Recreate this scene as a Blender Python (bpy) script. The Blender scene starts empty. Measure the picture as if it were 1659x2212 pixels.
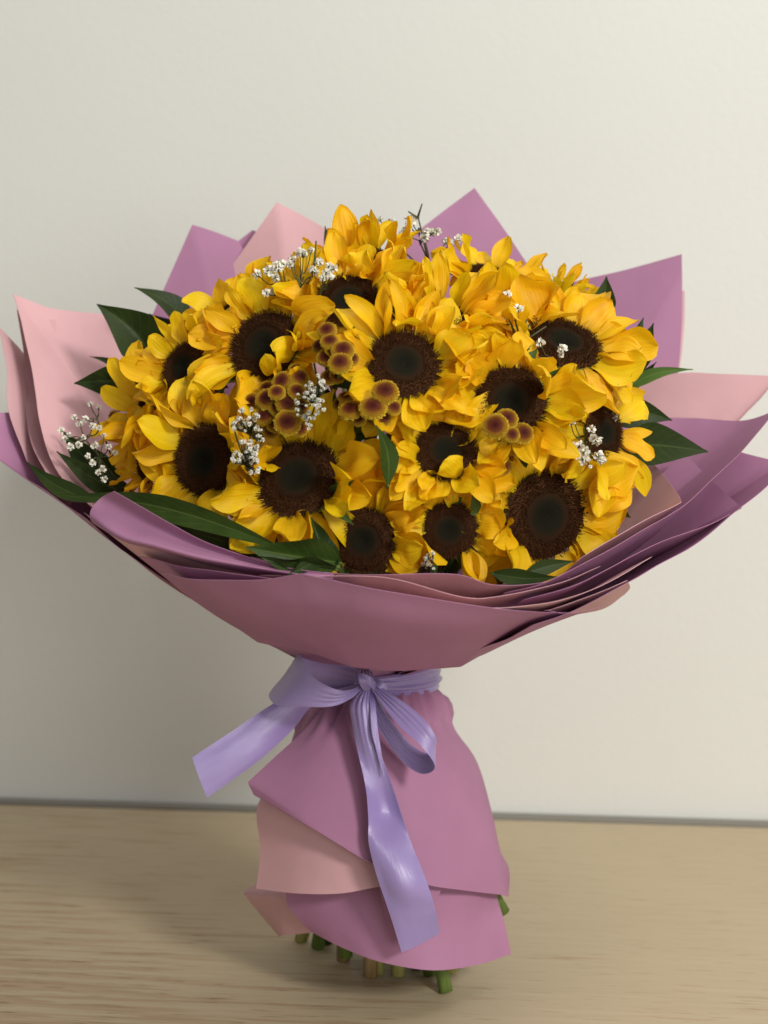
import bpy, math, random
from mathutils import Vector, Matrix, noise
V = Vector
R = math.radians
rnd = random.Random(11)
sc = bpy.context.scene
col = sc.collection

# ------------------------------------------------------------------ camera
PITCH, CAM, F = R(5.0), V((0, -1.15, 0.45)), 3404.0
cd = bpy.data.cameras.new('camera')
cam = bpy.data.objects.new('camera', cd)
col.objects.link(cam)
cam.location = CAM
cam.rotation_euler = (R(90) - PITCH, 0, 0)
cd.sensor_fit = 'VERTICAL'
cd.sensor_height = 36
cd.lens = 18 / math.tan(R(18))
cd.clip_end = 50
cd.dof.use_dof = True
cd.dof.focus_distance = 1.02
cd.dof.aperture_fstop = 7.0
sc.camera = cam

# ------------------------------------------------------------------ light
w = bpy.data.worlds.new("World")
sc.world = w
w.use_nodes = True
bg = w.node_tree.nodes['Background']
bg.inputs[0].default_value = (1.0, 0.985, 0.95, 1)
bg.inputs[1].default_value = 0.29


def area(name, loc, target, size, power, colr):
    l = bpy.data.lights.new(name, 'AREA')
    l.energy = power
    l.size = size
    l.color = colr
    o = bpy.data.objects.new(name, l)
    col.objects.link(o)
    o.location = loc
    o.rotation_euler = (V(target) - V(loc)).to_track_quat('-Z', 'Y').to_euler()
    return o


area('ceiling_lamp', (1.75, -2.9, 1.90), (0, 0, 0.35), 0.55, 76, (1.0, 0.97, 0.915))
area('window_light', (1.2, -3.0, 0.50), (0, 0, 0.4), 1.0, 20, (1.0, 0.985, 0.955))
area('overhead_lamp', (0.9, -0.6, 2.3), (0.05, 0.1, 0.2), 1.1, 18, (1.0, 0.97, 0.915))
vs = sc.view_settings
vs.view_transform = 'Standard'
vs.look = 'None'
vs.exposure = 0.06
vs.gamma = 1.0
sc.cycles.max_bounces = 8
sc.cycles.use_denoising = True

# ------------------------------------------------------------------ pixel -> place
_fw, _up = V((0, math.cos(PITCH), -math.sin(PITCH))), V((0, math.sin(PITCH), math.cos(PITCH)))


def ray(px, py):
    return _fw + V((1, 0, 0)) * ((px - 829.5) / F) + _up * ((1106 - py) / F)


def at(px, py, Y):
    d = ray(px, py)
    return CAM + d * ((Y - CAM.y) / d.y)


def ground(px, py, z=0.0):
    d = ray(px, py)
    return CAM + d * ((z - CAM.z) / d.z)


AX = V((-0.008, 0.0, 0))       # the bouquet's axis


# ------------------------------------------------------------------ materials
def mat(name, colr, rough=0.5, spec=0.5, **kw):
    m = bpy.data.materials.new(name)
    m.use_nodes = True
    b = m.node_tree.nodes['Principled BSDF']
    b.inputs['Base Color'].default_value = (*colr, 1)
    b.inputs['Roughness'].default_value = rough
    b.inputs['Specular IOR Level'].default_value = spec
    for k, v in kw.items():
        b.inputs[k.replace('_', ' ')].default_value = v
    return m


def nd(m, typ, **kw):
    n = m.node_tree.nodes.new(typ)
    for k, v in kw.items():
        if hasattr(n, k):
            setattr(n, k, v)
        else:
            n.inputs[k].default_value = v
    return n


def lk(m, a, b):
    m.node_tree.links.new(a, b)


def bsdf(m):
    return m.node_tree.nodes['Principled BSDF']


def ramp(m, fac, stops):
    r = nd(m, 'ShaderNodeValToRGB')
    e = r.color_ramp.elements
    while len(e) < len(stops):
        e.new(0.5)
    for i, (p, c) in enumerate(stops):
        e[i].position = p
        e[i].color = (*c, 1)
    lk(m, fac, r.inputs[0])
    return r.outputs[0]


def bump(m, h, strength, dist):
    b = nd(m, 'ShaderNodeBump')
    b.inputs['Strength'].default_value = strength
    b.inputs['Distance'].default_value = dist
    lk(m, h, b.inputs['Height'])
    lk(m, b.outputs[0], bsdf(m).inputs['Normal'])


def paper_mat(name, c):
    m = mat(name, c, 0.62, 0.18)
    t = nd(m, 'ShaderNodeTexCoord')
    n = nd(m, 'ShaderNodeTexNoise')
    n.inputs['Scale'].default_value = 900
    n.inputs['Detail'].default_value = 3
    lk(m, t.outputs['Object'], n.inputs['Vector'])
    n2 = nd(m, 'ShaderNodeTexNoise')
    n2.inputs['Scale'].default_value = 14
    n2.inputs['Detail'].default_value = 4
    lk(m, t.outputs['Object'], n2.inputs['Vector'])
    c2 = tuple(x * 0.93 for x in c)
    c3 = tuple(min(1, x * 1.05) for x in c)
    lk(m, ramp(m, n2.outputs[0], [(0.35, c2), (0.65, c3)]), bsdf(m).inputs['Base Color'])
    n3 = nd(m, 'ShaderNodeTexNoise')
    n3.inputs['Scale'].default_value = 26
    n3.inputs['Detail'].default_value = 2
    n3.inputs['Distortion'].default_value = 1.2
    lk(m, t.outputs['Object'], n3.inputs['Vector'])
    ad = nd(m, 'ShaderNodeMath', operation='MULTIPLY_ADD')
    ad.inputs[1].default_value = 5.0
    lk(m, n3.outputs[0], ad.inputs[0])
    lk(m, n.outputs[0], ad.inputs[2])
    bump(m, ad.outputs[0], 0.10, 0.0008)
    # a thin sheet lets a little light through
    out = m.node_tree.nodes['Material Output']
    tr = nd(m, 'ShaderNodeBsdfTranslucent')
    tr.inputs[0].default_value = (*c, 1)
    mx = nd(m, 'ShaderNodeMixShader')
    mx.inputs[0].default_value = 0.10
    lk(m, bsdf(m).outputs[0], mx.inputs[1])
    lk(m, tr.outputs[0], mx.inputs[2])
    lk(m, mx.outputs[0], out.inputs[0])
    return m


MAUVE = paper_mat('mauve_paper', (0.44, 0.21, 0.345))
PINK = paper_mat('pink_paper', (0.69, 0.41, 0.435))


def petal_mat():
    m = mat('sunflower_petal', (0.85, 0.45, 0.01), 0.5, 0.35)
    uv = nd(m, 'ShaderNodeUVMap')
    mp = nd(m, 'ShaderNodeMapping')
    mp.inputs['Scale'].default_value = (1.3, 16, 1)
    oi = nd(m, 'ShaderNodeObjectInfo')
    cmb = nd(m, 'ShaderNodeCombineXYZ')
    mul = nd(m, 'ShaderNodeMath', operation='MULTIPLY')
    mul.inputs[1].default_value = 37
    lk(m, oi.outputs['Random'], mul.inputs[0])
    lk(m, mul.outputs[0], cmb.inputs[2])
    lk(m, cmb.outputs[0], mp.inputs['Location'])
    lk(m, uv.outputs[0], mp.inputs['Vector'])
    n = nd(m, 'ShaderNodeTexNoise')
    n.inputs['Scale'].default_value = 1.0
    n.inputs['Detail'].default_value = 3
    lk(m, mp.outputs[0], n.inputs['Vector'])
    streak = ramp(m, n.outputs[0], [(0.20, (0.82, 0.42, 0.003)), (0.36, (0.93, 0.58, 0.004)), (0.7, (0.95, 0.685, 0.009))])
    # darker towards the foot of the petal
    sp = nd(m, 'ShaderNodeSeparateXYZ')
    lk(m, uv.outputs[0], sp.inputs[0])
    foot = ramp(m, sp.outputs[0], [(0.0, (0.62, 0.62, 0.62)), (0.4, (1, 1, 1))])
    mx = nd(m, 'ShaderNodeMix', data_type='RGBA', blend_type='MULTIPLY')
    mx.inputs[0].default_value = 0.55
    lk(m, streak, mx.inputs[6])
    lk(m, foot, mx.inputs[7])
    hs = nd(m, 'ShaderNodeHueSaturation')
    mr = nd(m, 'ShaderNodeMapRange')
    mr.inputs[3].default_value = 0.482
    mr.inputs[4].default_value = 0.508
    lk(m, oi.outputs['Random'], mr.inputs[0])
    lk(m, mr.outputs[0], hs.inputs[0])
    lk(m, mx.outputs[2], hs.inputs['Color'])
    # small brown blemishes
    n3 = nd(m, 'ShaderNodeTexNoise')
    n3.inputs['Scale'].default_value = 4.5
    lk(m, mp.outputs[0], n3.inputs['Vector'])
    mp2 = nd(m, 'ShaderNodeMapping')
    mp2.inputs['Scale'].default_value = (6, 3.5, 1)
    lk(m, cmb.outputs[0], mp2.inputs['Location'])
    lk(m, uv.outputs[0], mp2.inputs['Vector'])
    lk(m, mp2.outputs[0], n3.inputs['Vector'])
    n3.inputs['Scale'].default_value = 1.0
    sp2 = ramp(m, n3.outputs[0], [(0.74, (1, 1, 1)), (0.80, (0.45, 0.3, 0.2))])
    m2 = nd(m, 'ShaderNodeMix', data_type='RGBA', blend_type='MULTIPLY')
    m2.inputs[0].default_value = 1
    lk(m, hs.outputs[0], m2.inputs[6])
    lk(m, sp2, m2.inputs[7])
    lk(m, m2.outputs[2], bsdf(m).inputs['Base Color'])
    bump(m, n.outputs[0], 0.5, 0.0012)
    out = m.node_tree.nodes['Material Output']
    tr = nd(m, 'ShaderNodeBsdfTranslucent')
    lk(m, m2.outputs[2], tr.inputs[0])
    ms = nd(m, 'ShaderNodeMixShader')
    ms.inputs[0].default_value = 0.32
    lk(m, bsdf(m).outputs[0], ms.inputs[1])
    lk(m, tr.outputs[0], ms.inputs[2])
    lk(m, ms.outputs[0], out.inputs[0])
    return m


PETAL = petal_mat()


def attr_mat(name, stops, rough, spec):
    m = mat(name, (1, 1, 1), rough, spec)
    a = nd(m, 'ShaderNodeAttribute', attribute_name='ring')
    n = nd(m, 'ShaderNodeTexNoise')
    t = nd(m, 'ShaderNodeTexCoord')
    n.inputs['Scale'].default_value = 260
    lk(m, t.outputs['Object'], n.inputs['Vector'])
    ad = nd(m, 'ShaderNodeMath', operation='MULTIPLY_ADD')
    ad.inputs[1].default_value = 0.22
    lk(m, n.outputs[0], ad.inputs[0])
    sb = nd(m, 'ShaderNodeMath', operation='SUBTRACT')
    sb.inputs[1].default_value = 0.11
    lk(m, a.outputs['Fac'], sb.inputs[0])
    lk(m, sb.outputs[0], ad.inputs[2])
    lk(m, ramp(m, ad.outputs[0], stops), bsdf(m).inputs['Base Color'])
    return m


DISC = attr_mat('sunflower_disc', [(0.0, (0.011, 0.011, 0.007)), (0.36, (0.019, 0.017, 0.010)),
                                   (0.52, (0.044, 0.021, 0.010)), (0.75, (0.098, 0.042, 0.018)),
                                   (1.0, (0.062, 0.026, 0.012))], 0.8, 0.04)
POMPON = attr_mat('button_flower', [(0.0, (0.030, 0.004, 0.004)), (0.15, (0.085, 0.014, 0.009)), (0.36, (0.17, 0.048, 0.014)),
                                    (0.54, (0.40, 0.20, 0.018)), (1.0, (0.60, 0.42, 0.03))], 0.7, 0.12)


def leaf_mat(name, c_lo, c_hi, rib):
    m = mat(name, c_hi, 0.45, 0.16)
    uv = nd(m, 'ShaderNodeUVMap')
    sp = nd(m, 'ShaderNodeSeparateXYZ')
    lk(m, uv.outputs[0], sp.inputs[0])
    # distance from the midrib
    sb = nd(m, 'ShaderNodeMath', operation='SUBTRACT')
    sb.inputs[1].default_value = 0.5
    lk(m, sp.outputs[1], sb.inputs[0])
    ab = nd(m, 'ShaderNodeMath', operation='ABSOLUTE')
    lk(m, sb.outputs[0], ab.inputs[0])
    # side veins: run forward from the rib
    ma = nd(m, 'ShaderNodeMath', operation='MULTIPLY_ADD')
    ma.inputs[1].default_value = -0.45
    lk(m, ab.outputs[0], ma.inputs[0])
    lk(m, sp.outputs[0], ma.inputs[2])
    sc_ = nd(m, 'ShaderNodeMath', operation='MULTIPLY')
    sc_.inputs[1].default_value = 60
    lk(m, ma.outputs[0], sc_.inputs[0])
    si = nd(m, 'ShaderNodeMath', operation='SINE')
    lk(m, sc_.outputs[0], si.inputs[0])
    vein = ramp(m, si.outputs[0], [(0.90, (0, 0, 0)), (1.0, (1, 1, 1))])
    n = nd(m, 'ShaderNodeTexNoise')
    t = nd(m, 'ShaderNodeTexCoord')
    n.inputs['Scale'].default_value = 45
    n.inputs['Detail'].default_value = 5
    lk(m, t.outputs['Object'], n.inputs['Vector'])
    base = ramp(m, n.outputs[0], [(0.3, c_lo), (0.7, c_hi)])
    mx = nd(m, 'ShaderNodeMix', data_type='RGBA')
    lk(m, ramp(m, ab.outputs[0], [(0.0, (1, 1, 1)), (0.035, (0, 0, 0))]), mx.inputs[0])
    lk(m, base, mx.inputs[6])
    mx.inputs[7].default_value = (*rib, 1)
    m3 = nd(m, 'ShaderNodeMix', data_type='RGBA')
    ml = nd(m, 'ShaderNodeMath', operation='MULTIPLY')
    ml.inputs[1].default_value = 0.25
    lk(m, vein, ml.inputs[0])
    lk(m, ml.outputs[0], m3.inputs[0])
    lk(m, mx.outputs[2], m3.inputs[6])
    m3.inputs[7].default_value = (*rib, 1)
    lk(m, m3.outputs[2], bsdf(m).inputs['Base Color'])
    bump(m, vein, 0.25, 0.0008)
    return m


LEAF = leaf_mat('dark_leaf', (0.013, 0.026, 0.004), (0.026, 0.044, 0.007), (0.055, 0.085, 0.02))
LEAF_MID = leaf_mat('mid_leaf', (0.026, 0.052, 0.008), (0.044, 0.078, 0.012), (0.10, 0.14, 0.035))
LEAF_LIGHT = leaf_mat('light_leaf', (0.05, 0.11, 0.022), (0.085, 0.16, 0.032), (0.14, 0.22, 0.06))
SEPAL = leaf_mat('sepal_green', (0.045, 0.085, 0.02), (0.07, 0.12, 0.03), (0.09, 0.15, 0.04))


def stem_mat(name, c1, c2):
    m = mat(name, c1, 0.5, 0.4)
    n = nd(m, 'ShaderNodeTexNoise')
    t = nd(m, 'ShaderNodeTexCoord')
    mp = nd(m, 'ShaderNodeMapping')
    mp.inputs['Scale'].default_value = (260, 260, 18)
    lk(m, t.outputs['Object'], mp.inputs['Vector'])
    lk(m, mp.outputs[0], n.inputs['Vector'])
    n.inputs['Scale'].default_value = 1
    n.inputs['Detail'].default_value = 4
    lk(m, ramp(m, n.outputs[0], [(0.3, c1), (0.7, c2)]), bsdf(m).inputs['Base Color'])
    bump(m, n.outputs[0], 0.4, 0.001)
    return m


STEM = stem_mat('green_stem', (0.075, 0.13, 0.02), (0.16, 0.22, 0.05))
STEM_PALE = stem_mat('pale_stem', (0.30, 0.30, 0.08), (0.42, 0.38, 0.14))
STEM_BROWN = stem_mat('brown_stem', (0.26, 0.17, 0.07), (0.40, 0.28, 0.14))
TWIG = mat('thin_green_twig', (0.075, 0.085, 0.035), 0.6, 0.3)
WHITE = mat('white_blossom', (0.80, 0.78, 0.68), 0.6, 0.3)
DRIED = mat('dried_blossom', (0.45, 0.36, 0.22), 0.7, 0.2)


def ribbon_mat():
    m = mat('lilac_satin', (0.31, 0.235, 0.51), 0.31, 0.9, Sheen_Weight=0.35, Sheen_Roughness=0.35,
            Anisotropic=0.6)
    uv = nd(m, 'ShaderNodeUVMap')
    mp = nd(m, 'ShaderNodeMapping')
    mp.inputs['Scale'].default_value = (2.5, 120, 1)
    lk(m, uv.outputs[0], mp.inputs['Vector'])
    n = nd(m, 'ShaderNodeTexNoise')
    n.inputs['Scale'].default_value = 1.0
    n.inputs['Detail'].default_value = 2
    lk(m, mp.outputs[0], n.inputs['Vector'])
    bump(m, n.outputs[0], 0.30, 0.0006)
    tg = nd(m, 'ShaderNodeTangent', direction_type='UV_MAP')
    lk(m, tg.outputs[0], bsdf(m).inputs['Tangent'])
    return m


SATIN = ribbon_mat()


# ------------------------------------------------------------------ mesh helpers
class MB:
    """collects faces for one mesh"""
    def __init__(s):
        s.v, s.f, s.uv, s.ring, s.mi = [], [], {}, [], []

    def add(s, vs_, fs, ring=None, uv=None, mi=0):
        o = len(s.v)
        s.v += [tuple(x) for x in vs_]
        s.f += [tuple(i + o for i in f) for f in fs]
        s.mi += [mi] * len(fs)
        s.ring += list(ring) if ring is not None else [0.0] * len(vs_)
        if uv is not None:
            for i, t in enumerate(uv):
                s.uv[o + i] = t
        return o

    def tube(s, pts, rad, n=6, cap=True):
        pts = [V(p) for p in pts]
        rr = rad if isinstance(rad, (list, tuple)) else [rad] * len(pts)
        vs_, fs = [], []
        a = None
        for i, p in enumerate(pts):
            t = (pts[min(i + 1, len(pts) - 1)] - pts[max(i - 1, 0)]).normalized()
            if a is None:
                a = t.orthogonal().normalized()
            a = (a - t * a.dot(t)).normalized()
            b = t.cross(a)
            for k in range(n):
                w_ = 2 * math.pi * k / n
                vs_.append(p + (a * math.cos(w_) + b * math.sin(w_)) * rr[i])
        for i in range(len(pts) - 1):
            for k in range(n):
                fs.append((i * n + k, i * n + (k + 1) % n, (i + 1) * n + (k + 1) % n, (i + 1) * n + k))
        if cap:
            fs.append(tuple(range(n - 1, -1, -1)))
            fs.append(tuple(range((len(pts) - 1) * n, len(pts) * n)))
        s.add(vs_, fs)

    def mesh(s, name, mats, smooth=True):
        me = bpy.data.meshes.new(name)
        me.from_pydata(s.v, [], s.f)
        for m in (mats if isinstance(mats, (list, tuple)) else [mats]):
            me.materials.append(m)
        me.polygons.foreach_set('use_smooth', [smooth] * len(s.f))
        me.polygons.foreach_set('material_index', s.mi)
        if s.uv:
            l = me.uv_layers.new(name='UVMap')
            for lp in me.loops:
                l.data[lp.index].uv = s.uv.get(lp.vertex_index, (0, 0))
        if any(s.ring):
            at_ = me.attributes.new('ring', 'FLOAT', 'POINT')
            at_.data.foreach_set('value', s.ring)
        me.update()
        return me


def link(name, me, parent=None, M=None):
    o = bpy.data.objects.new(name, me)
    col.objects.link(o)
    if M is not None:
        o.matrix_local = M
    if parent is not None:
        o.parent = parent
    return o


def tag(o, label=None, cat=None, group=None, kind=None):
    for k, v in (('label', label), ('category', cat), ('group', group), ('kind', kind)):
        if v:
            o[k] = v
    return o


def thing(name, label, cat, loc, group=None):
    o = bpy.data.objects.new(name, None)
    o.empty_display_size = 0.01
    col.objects.link(o)
    o.location = loc
    return tag(o, label, cat, group)


def local(pts, root):
    return [V(p) - root.location for p in pts]


def hermite(p, n, corners=(), closed=False):
    """smooth line through p, n steps per span, kinks at the given indices"""
    out = []
    k = len(p)
    for i in range(k - 1):
        a, b = p[i], p[i + 1]
        ma = (b - a) if (i == 0 or i in corners) else (b - p[i - 1]) * 0.5
        mb = (b - a) if (i + 1 == k - 1 or (i + 1) in corners) else (p[i + 2] - a) * 0.5
        for j in range(n):
            t = j / n
            t2, t3 = t * t, t * t * t
            out.append(a * (2 * t3 - 3 * t2 + 1) + ma * (t3 - 2 * t2 + t) + b * (-2 * t3 + 3 * t2) + mb * (t3 - t2))
    out.append(p[-1].copy())
    return out


def grid_mesh(name, rows, mats, nu=6, nv=6, corners=(), rcorners=(), wob=0.0, wscale=9.0, thick=0.0003, pleat=None):
    """rows: rows of world points; a smooth sheet through them, with thickness and a second colour behind"""
    fine = [hermite([V(p) for p in r], nu, corners) for r in rows]
    cols = [hermite([fine[j][i] for j in range(len(rows))], nv, rcorners) for i in range(len(fine[0]))]
    nc, nr = len(cols), len(cols[0])
    P = [[cols[i][j] for i in range(nc)] for j in range(nr)]
    N = [[None] * nc for _ in range(nr)]
    for j in range(nr):
        for i in range(nc):
            du = P[j][min(i + 1, nc - 1)] - P[j][max(i - 1, 0)]
            dv = P[min(j + 1, nr - 1)][i] - P[max(j - 1, 0)][i]
            n_ = du.cross(dv)
            N[j][i] = n_.normalized() if n_.length > 1e-12 else V((0, -1, 0))
    seed = rnd.uniform(0, 50)
    m = MB()
    top, bot, uv = [], [], []
    for j in range(nr):
        for i in range(nc):
            p = P[j][i]
            o = wob * noise.noise(p * wscale + V((seed, 0, 0))) + 0.35 * wob * noise.noise(p * wscale * 2.7 + V((0, seed, 0)))
            if pleat:
                u_, v_ = i / (nc - 1), j / (nr - 1)
                o += pleat[0] * math.exp(-((v_ - 0.24) / pleat[2]) ** 2) * (math.sin(pleat[1] * u_ + 2.5 * math.sin(9 * u_)) + 0.5 * math.sin(2.3 * pleat[1] * u_ + 1 + 6 * v_))
            q = p + N[j][i] * o
            top.append(q)
            bot.append(q - N[j][i] * thick)
            uv.append((i / (nc - 1), j / (nr - 1)))
    fs = []
    for j in range(nr - 1):
        for i in range(nc - 1):
            fs.append((j * nc + i, j * nc + i + 1, (j + 1) * nc + i + 1, (j + 1) * nc + i))
    m.add(top, fs, uv=uv, mi=0)
    o2 = m.add(bot, [tuple(reversed(f)) for f in fs], uv=uv, mi=1 if isinstance(mats, (list, tuple)) and len(mats) > 1 else 0)
    # rim of the sheet
    loop = [i for i in range(nc)] + [j * nc + nc - 1 for j in range(1, nr)] + \
           [(nr - 1) * nc + i for i in range(nc - 2, -1, -1)] + [j * nc for j in range(nr - 2, 0, -1)]
    vs_, fs = [], []
    for k in loop:
        vs_ += [top[k], bot[k]]
    L = len(loop)
    for k in range(L):
        a, b = 2 * k, 2 * ((k + 1) % L)
        fs.append((b, a, a + 1, b + 1))
    m.add(vs_, fs)
    return m.mesh(name, mats)


def atp(px, py, Y):
    return at(px, py, Y * (1.075 if Y < -0.14 else 1.0 + 0.075 * max(0.0, (-0.08 - Y) / 0.06)))


SHEETS = 'sheets of wrapping paper round the bouquet'


def sheet(rows, mats, label, parent=None, name='wrapping_sheet', **kw):
    rows = [[atp(*p) if not isinstance(p, Vector) else p for p in r] for r in rows]
    if parent is not None:
        rows = [[p - parent.location for p in r] for r in rows]
        return link(name, grid_mesh(name, rows, mats, **kw), parent)
    org = rows[-1][len(rows[-1]) // 2].copy()
    rows = [[p - org for p in r] for r in rows]
    o = link(name, grid_mesh(name, rows, mats, **kw))
    o.location = org
    return tag(o, label, 'wrapping paper', SHEETS)


def shell(rim, mats, label, neck_r=0.040, neck_z=0.236, bulge=0.012, corners=(), steps=(1, 0.72, 0.4, 0.0), **kw):
    """a sheet that flares from the tied neck up to a visible rim"""
    rim = [atp(*p) for p in rim]
    rows = [[] for _ in steps]
    for p in rim:
        d = V((p.x - AX.x, p.y - AX.y, 0))
        d.normalize()
        q = V((AX.x, AX.y, neck_z)) + d * neck_r
        for k, t in enumerate(steps):
            x = q.lerp(p, t) + (d * 0.5 - V((0, 0, 1))) * (bulge * math.sin(math.pi * t))
            rows[k].append(x)
    return sheet(rows, mats, label, corners=corners, **kw)


# ------------------------------------------------------------------ wall and table
g0, g1 = ground(0, 1733), ground(1659, 1783)
wd = (g1 - g0).normalized()
wn = V((wd.y, -wd.x, 0))            # towards the camera
WM = Matrix(((wd.x, -wn.x, 0, 0), (wd.y, -wn.y, 0, 0), (0, 0, 1, 0), (0, 0, 0, 1)))


def wall_mat():
    m = mat('painted_wall', (0.78, 0.765, 0.70), 0.6, 0.25)
    t = nd(m, 'ShaderNodeTexCoord')
    n = nd(m, 'ShaderNodeTexNoise')
    n.inputs['Scale'].default_value = 2.2
    n.inputs['Detail'].default_value = 4
    lk(m, t.outputs['Object'], n.inputs['Vector'])
    base = ramp(m, n.outputs[0], [(0.3, (0.700, 0.708, 0.668)), (0.7, (0.722, 0.730, 0.692))])
    v = nd(m, 'ShaderNodeTexNoise')
    v.inputs['Scale'].default_value = 21
    v.inputs['Detail'].default_value = 1
    lk(m, t.outputs['Object'], v.inputs['Vector'])
    spot = ramp(m, v.outputs[0], [(0.80, (1, 1, 1)), (0.84, (0.72, 0.70, 0.66))])
    mx = nd(m, 'ShaderNodeMix', data_type='RGBA', blend_type='MULTIPLY')
    mx.inputs[0].default_value = 1
    lk(m, base, mx.inputs[6])
    lk(m, spot, mx.inputs[7])
    lk(m, mx.outputs[2], bsdf(m).inputs['Base Color'])
    n2 = nd(m, 'ShaderNodeTexNoise')
    n2.inputs['Scale'].default_value = 130
    n2.inputs['Detail'].default_value = 3
    lk(m, t.outputs['Object'], n2.inputs['Vector'])
    bump(m, n2.outputs[0], 0.12, 0.003)
    return m


def box(lo, hi, bev=0.0):
    import bmesh
    bm = bmesh.new()
    bmesh.ops.create_cube(bm, size=1)
    for v in bm.verts:
        v.co = V([lo[i] + (v.co[i] + 0.5) * (hi[i] - lo[i]) for i in range(3)])
    if bev:
        bmesh.ops.bevel(bm, geom=list(bm.edges), offset=bev, segments=3, affect='EDGES', profile=0.5)
    return bm


def bm_obj(name, bm, m, parent=None):
    me = bpy.data.meshes.new(name)
    bm.to_mesh(me)
    bm.free()
    me.materials.append(m)
    return link(name, me, parent)


wall = bm_obj('wall', box((-2.5, 0, -0.75), (2.5, 0.1, 2.4)), wall_mat())
wall.matrix_world = Matrix.Translation((g0 + g1) / 2 + wn * -0.010) @ WM
tag(wall, 'plain off white painted wall behind the bouquet', kind='structure')


def wood_mat():
    m = mat('worn_wood', (0.45, 0.33, 0.18), 0.5, 0.3)
    t = nd(m, 'ShaderNodeTexCoord')
    mp = nd(m, 'ShaderNodeMapping')
    mp.inputs['Scale'].default_value = (9.0, 170, 40)
    lk(m, t.outputs['Object'], mp.inputs['Vector'])
    n = nd(m, 'ShaderNodeTexNoise')
    n.inputs['Scale'].default_value = 1.0
    n.inputs['Detail'].default_value = 5
    n.inputs['Distortion'].default_value = 0.6
    lk(m, mp.outputs[0], n.inputs['Vector'])
    base = ramp(m, n.outputs[0], [(0.25, (0.465, 0.375, 0.24)), (0.55, (0.490, 0.400, 0.262)), (0.8, (0.515, 0.425, 0.285))])
    # short dark pores along the grain
    mp2 = nd(m, 'ShaderNodeMapping')
    mp2.inputs['Scale'].default_value = (26, 400, 40)
    lk(m, t.outputs['Object'], mp2.inputs['Vector'])
    n2 = nd(m, 'ShaderNodeTexNoise')
    n2.inputs['Scale'].default_value = 1.0
    n2.inputs['Detail'].default_value = 2
    lk(m, mp2.outputs[0], n2.inputs['Vector'])
    pore = ramp(m, n2.outputs[0], [(0.63, (0, 0, 0)), (0.68, (1, 1, 1))])
    # where the finish has worn off
    n3 = nd(m, 'ShaderNodeTexNoise')
    mp3 = nd(m, 'ShaderNodeMapping')
    mp3.inputs['Scale'].default_value = (8.0, 105, 8)
    mp3.inputs['Location'].default_value = (3.1, 0.7, 0)
    lk(m, t.outputs['Object'], mp3.inputs['Vector'])
    lk(m, mp3.outputs[0], n3.inputs['Vector'])
    n3.inputs['Scale'].default_value = 1.0
    n3.inputs['Detail'].default_value = 6
    sx = nd(m, 'ShaderNodeSeparateXYZ')
    lk(m, t.outputs['Object'], sx.inputs[0])
    gx = nd(m, 'ShaderNodeMapRange')       # more wear towards the left end and the front edge
    gx.inputs[1].default_value = -0.32
    gx.inputs[2].default_value = 0.15
    gx.inputs[3].default_value = 0.16
    gx.inputs[4].default_value = -0.05
    lk(m, sx.outputs[0], gx.inputs[0])
    gy = nd(m, 'ShaderNodeMapRange')
    gy.inputs[1].default_value = -0.50
    gy.inputs[2].default_value = -0.22
    gy.inputs[3].default_value = 0.03
    gy.inputs[4].default_value = -0.12
    lk(m, sx.outputs[1], gy.inputs[0])
    a1 = nd(m, 'ShaderNodeMath', operation='ADD')
    lk(m, gx.outputs[0], a1.inputs[0])
    lk(m, gy.outputs[0], a1.inputs[1])
    a2 = nd(m, 'ShaderNodeMath', operation='ADD')
    lk(m, a1.outputs[0], a2.inputs[0])
    lk(m, n3.outputs[0], a2.inputs[1])
    worn = ramp(m, a2.outputs[0], [(0.57, (0, 0, 0)), (0.61, (1, 1, 1))])
    wornc = ramp(m, n.outputs[0], [(0.35, (0.36, 0.235, 0.135)), (0.65, (0.45, 0.335, 0.205))])
    mx = nd(m, 'ShaderNodeMix', data_type='RGBA')
    ml = nd(m, 'ShaderNodeMath', operation='MULTIPLY')
    ml.inputs[1].default_value = 0.7
    lk(m, worn, ml.inputs[0])
    lk(m, ml.outputs[0], mx.inputs[0])
    lk(m, base, mx.inputs[6])
    lk(m, wornc, mx.inputs[7])
    m2 = nd(m, 'ShaderNodeMix', data_type='RGBA')
    lp = nd(m, 'ShaderNodeMath', operation='MULTIPLY_ADD')
    lp.inputs[1].default_value = 0.5
    lp.inputs[2].default_value = 0.36
    lk(m, worn, lp.inputs[0])
    pm = nd(m, 'ShaderNodeMath', operation='MULTIPLY')
    lk(m, pore, pm.inputs[0])
    lk(m, lp.outputs[0], pm.inputs[1])
    lk(m, pm.outputs[0], m2.inputs[0])
    lk(m, mx.outputs[2], m2.inputs[6])
    m2.inputs[7].default_value = (0.17, 0.085, 0.035, 1)
    lk(m, m2.outputs[2], bsdf(m).inputs['Base Color'])
    bump(m, n2.outputs[0], 0.10, 0.001)
    return m


table = thing('table', 'pale worn wooden table carrying the bouquet', 'table', (0, 0, 0))
top = bm_obj('tabletop', box((-1.0, -1.25, -0.035), (1.0, -0.006, 0), 0.004), wood_mat(), table)
table.matrix_world = Matrix.Translation((g0 + g1) / 2) @ WM
bm_obj('edge_strip', box((-1.0, -0.0055, -0.03), (1.0, 0.008, 0.003), 0.001), mat('grey_edge', (0.24, 0.23, 0.20), 0.7, 0.2), table)
for sx_ in (-0.93, 0.93):
    for sy_ in (-1.18, -0.08):
        bm_obj('leg', box((sx_ - 0.03, sy_ - 0.03, -0.74), (sx_ + 0.03, sy_ + 0.03, -0.036), 0.004), top.data.materials[0], table)

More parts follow.
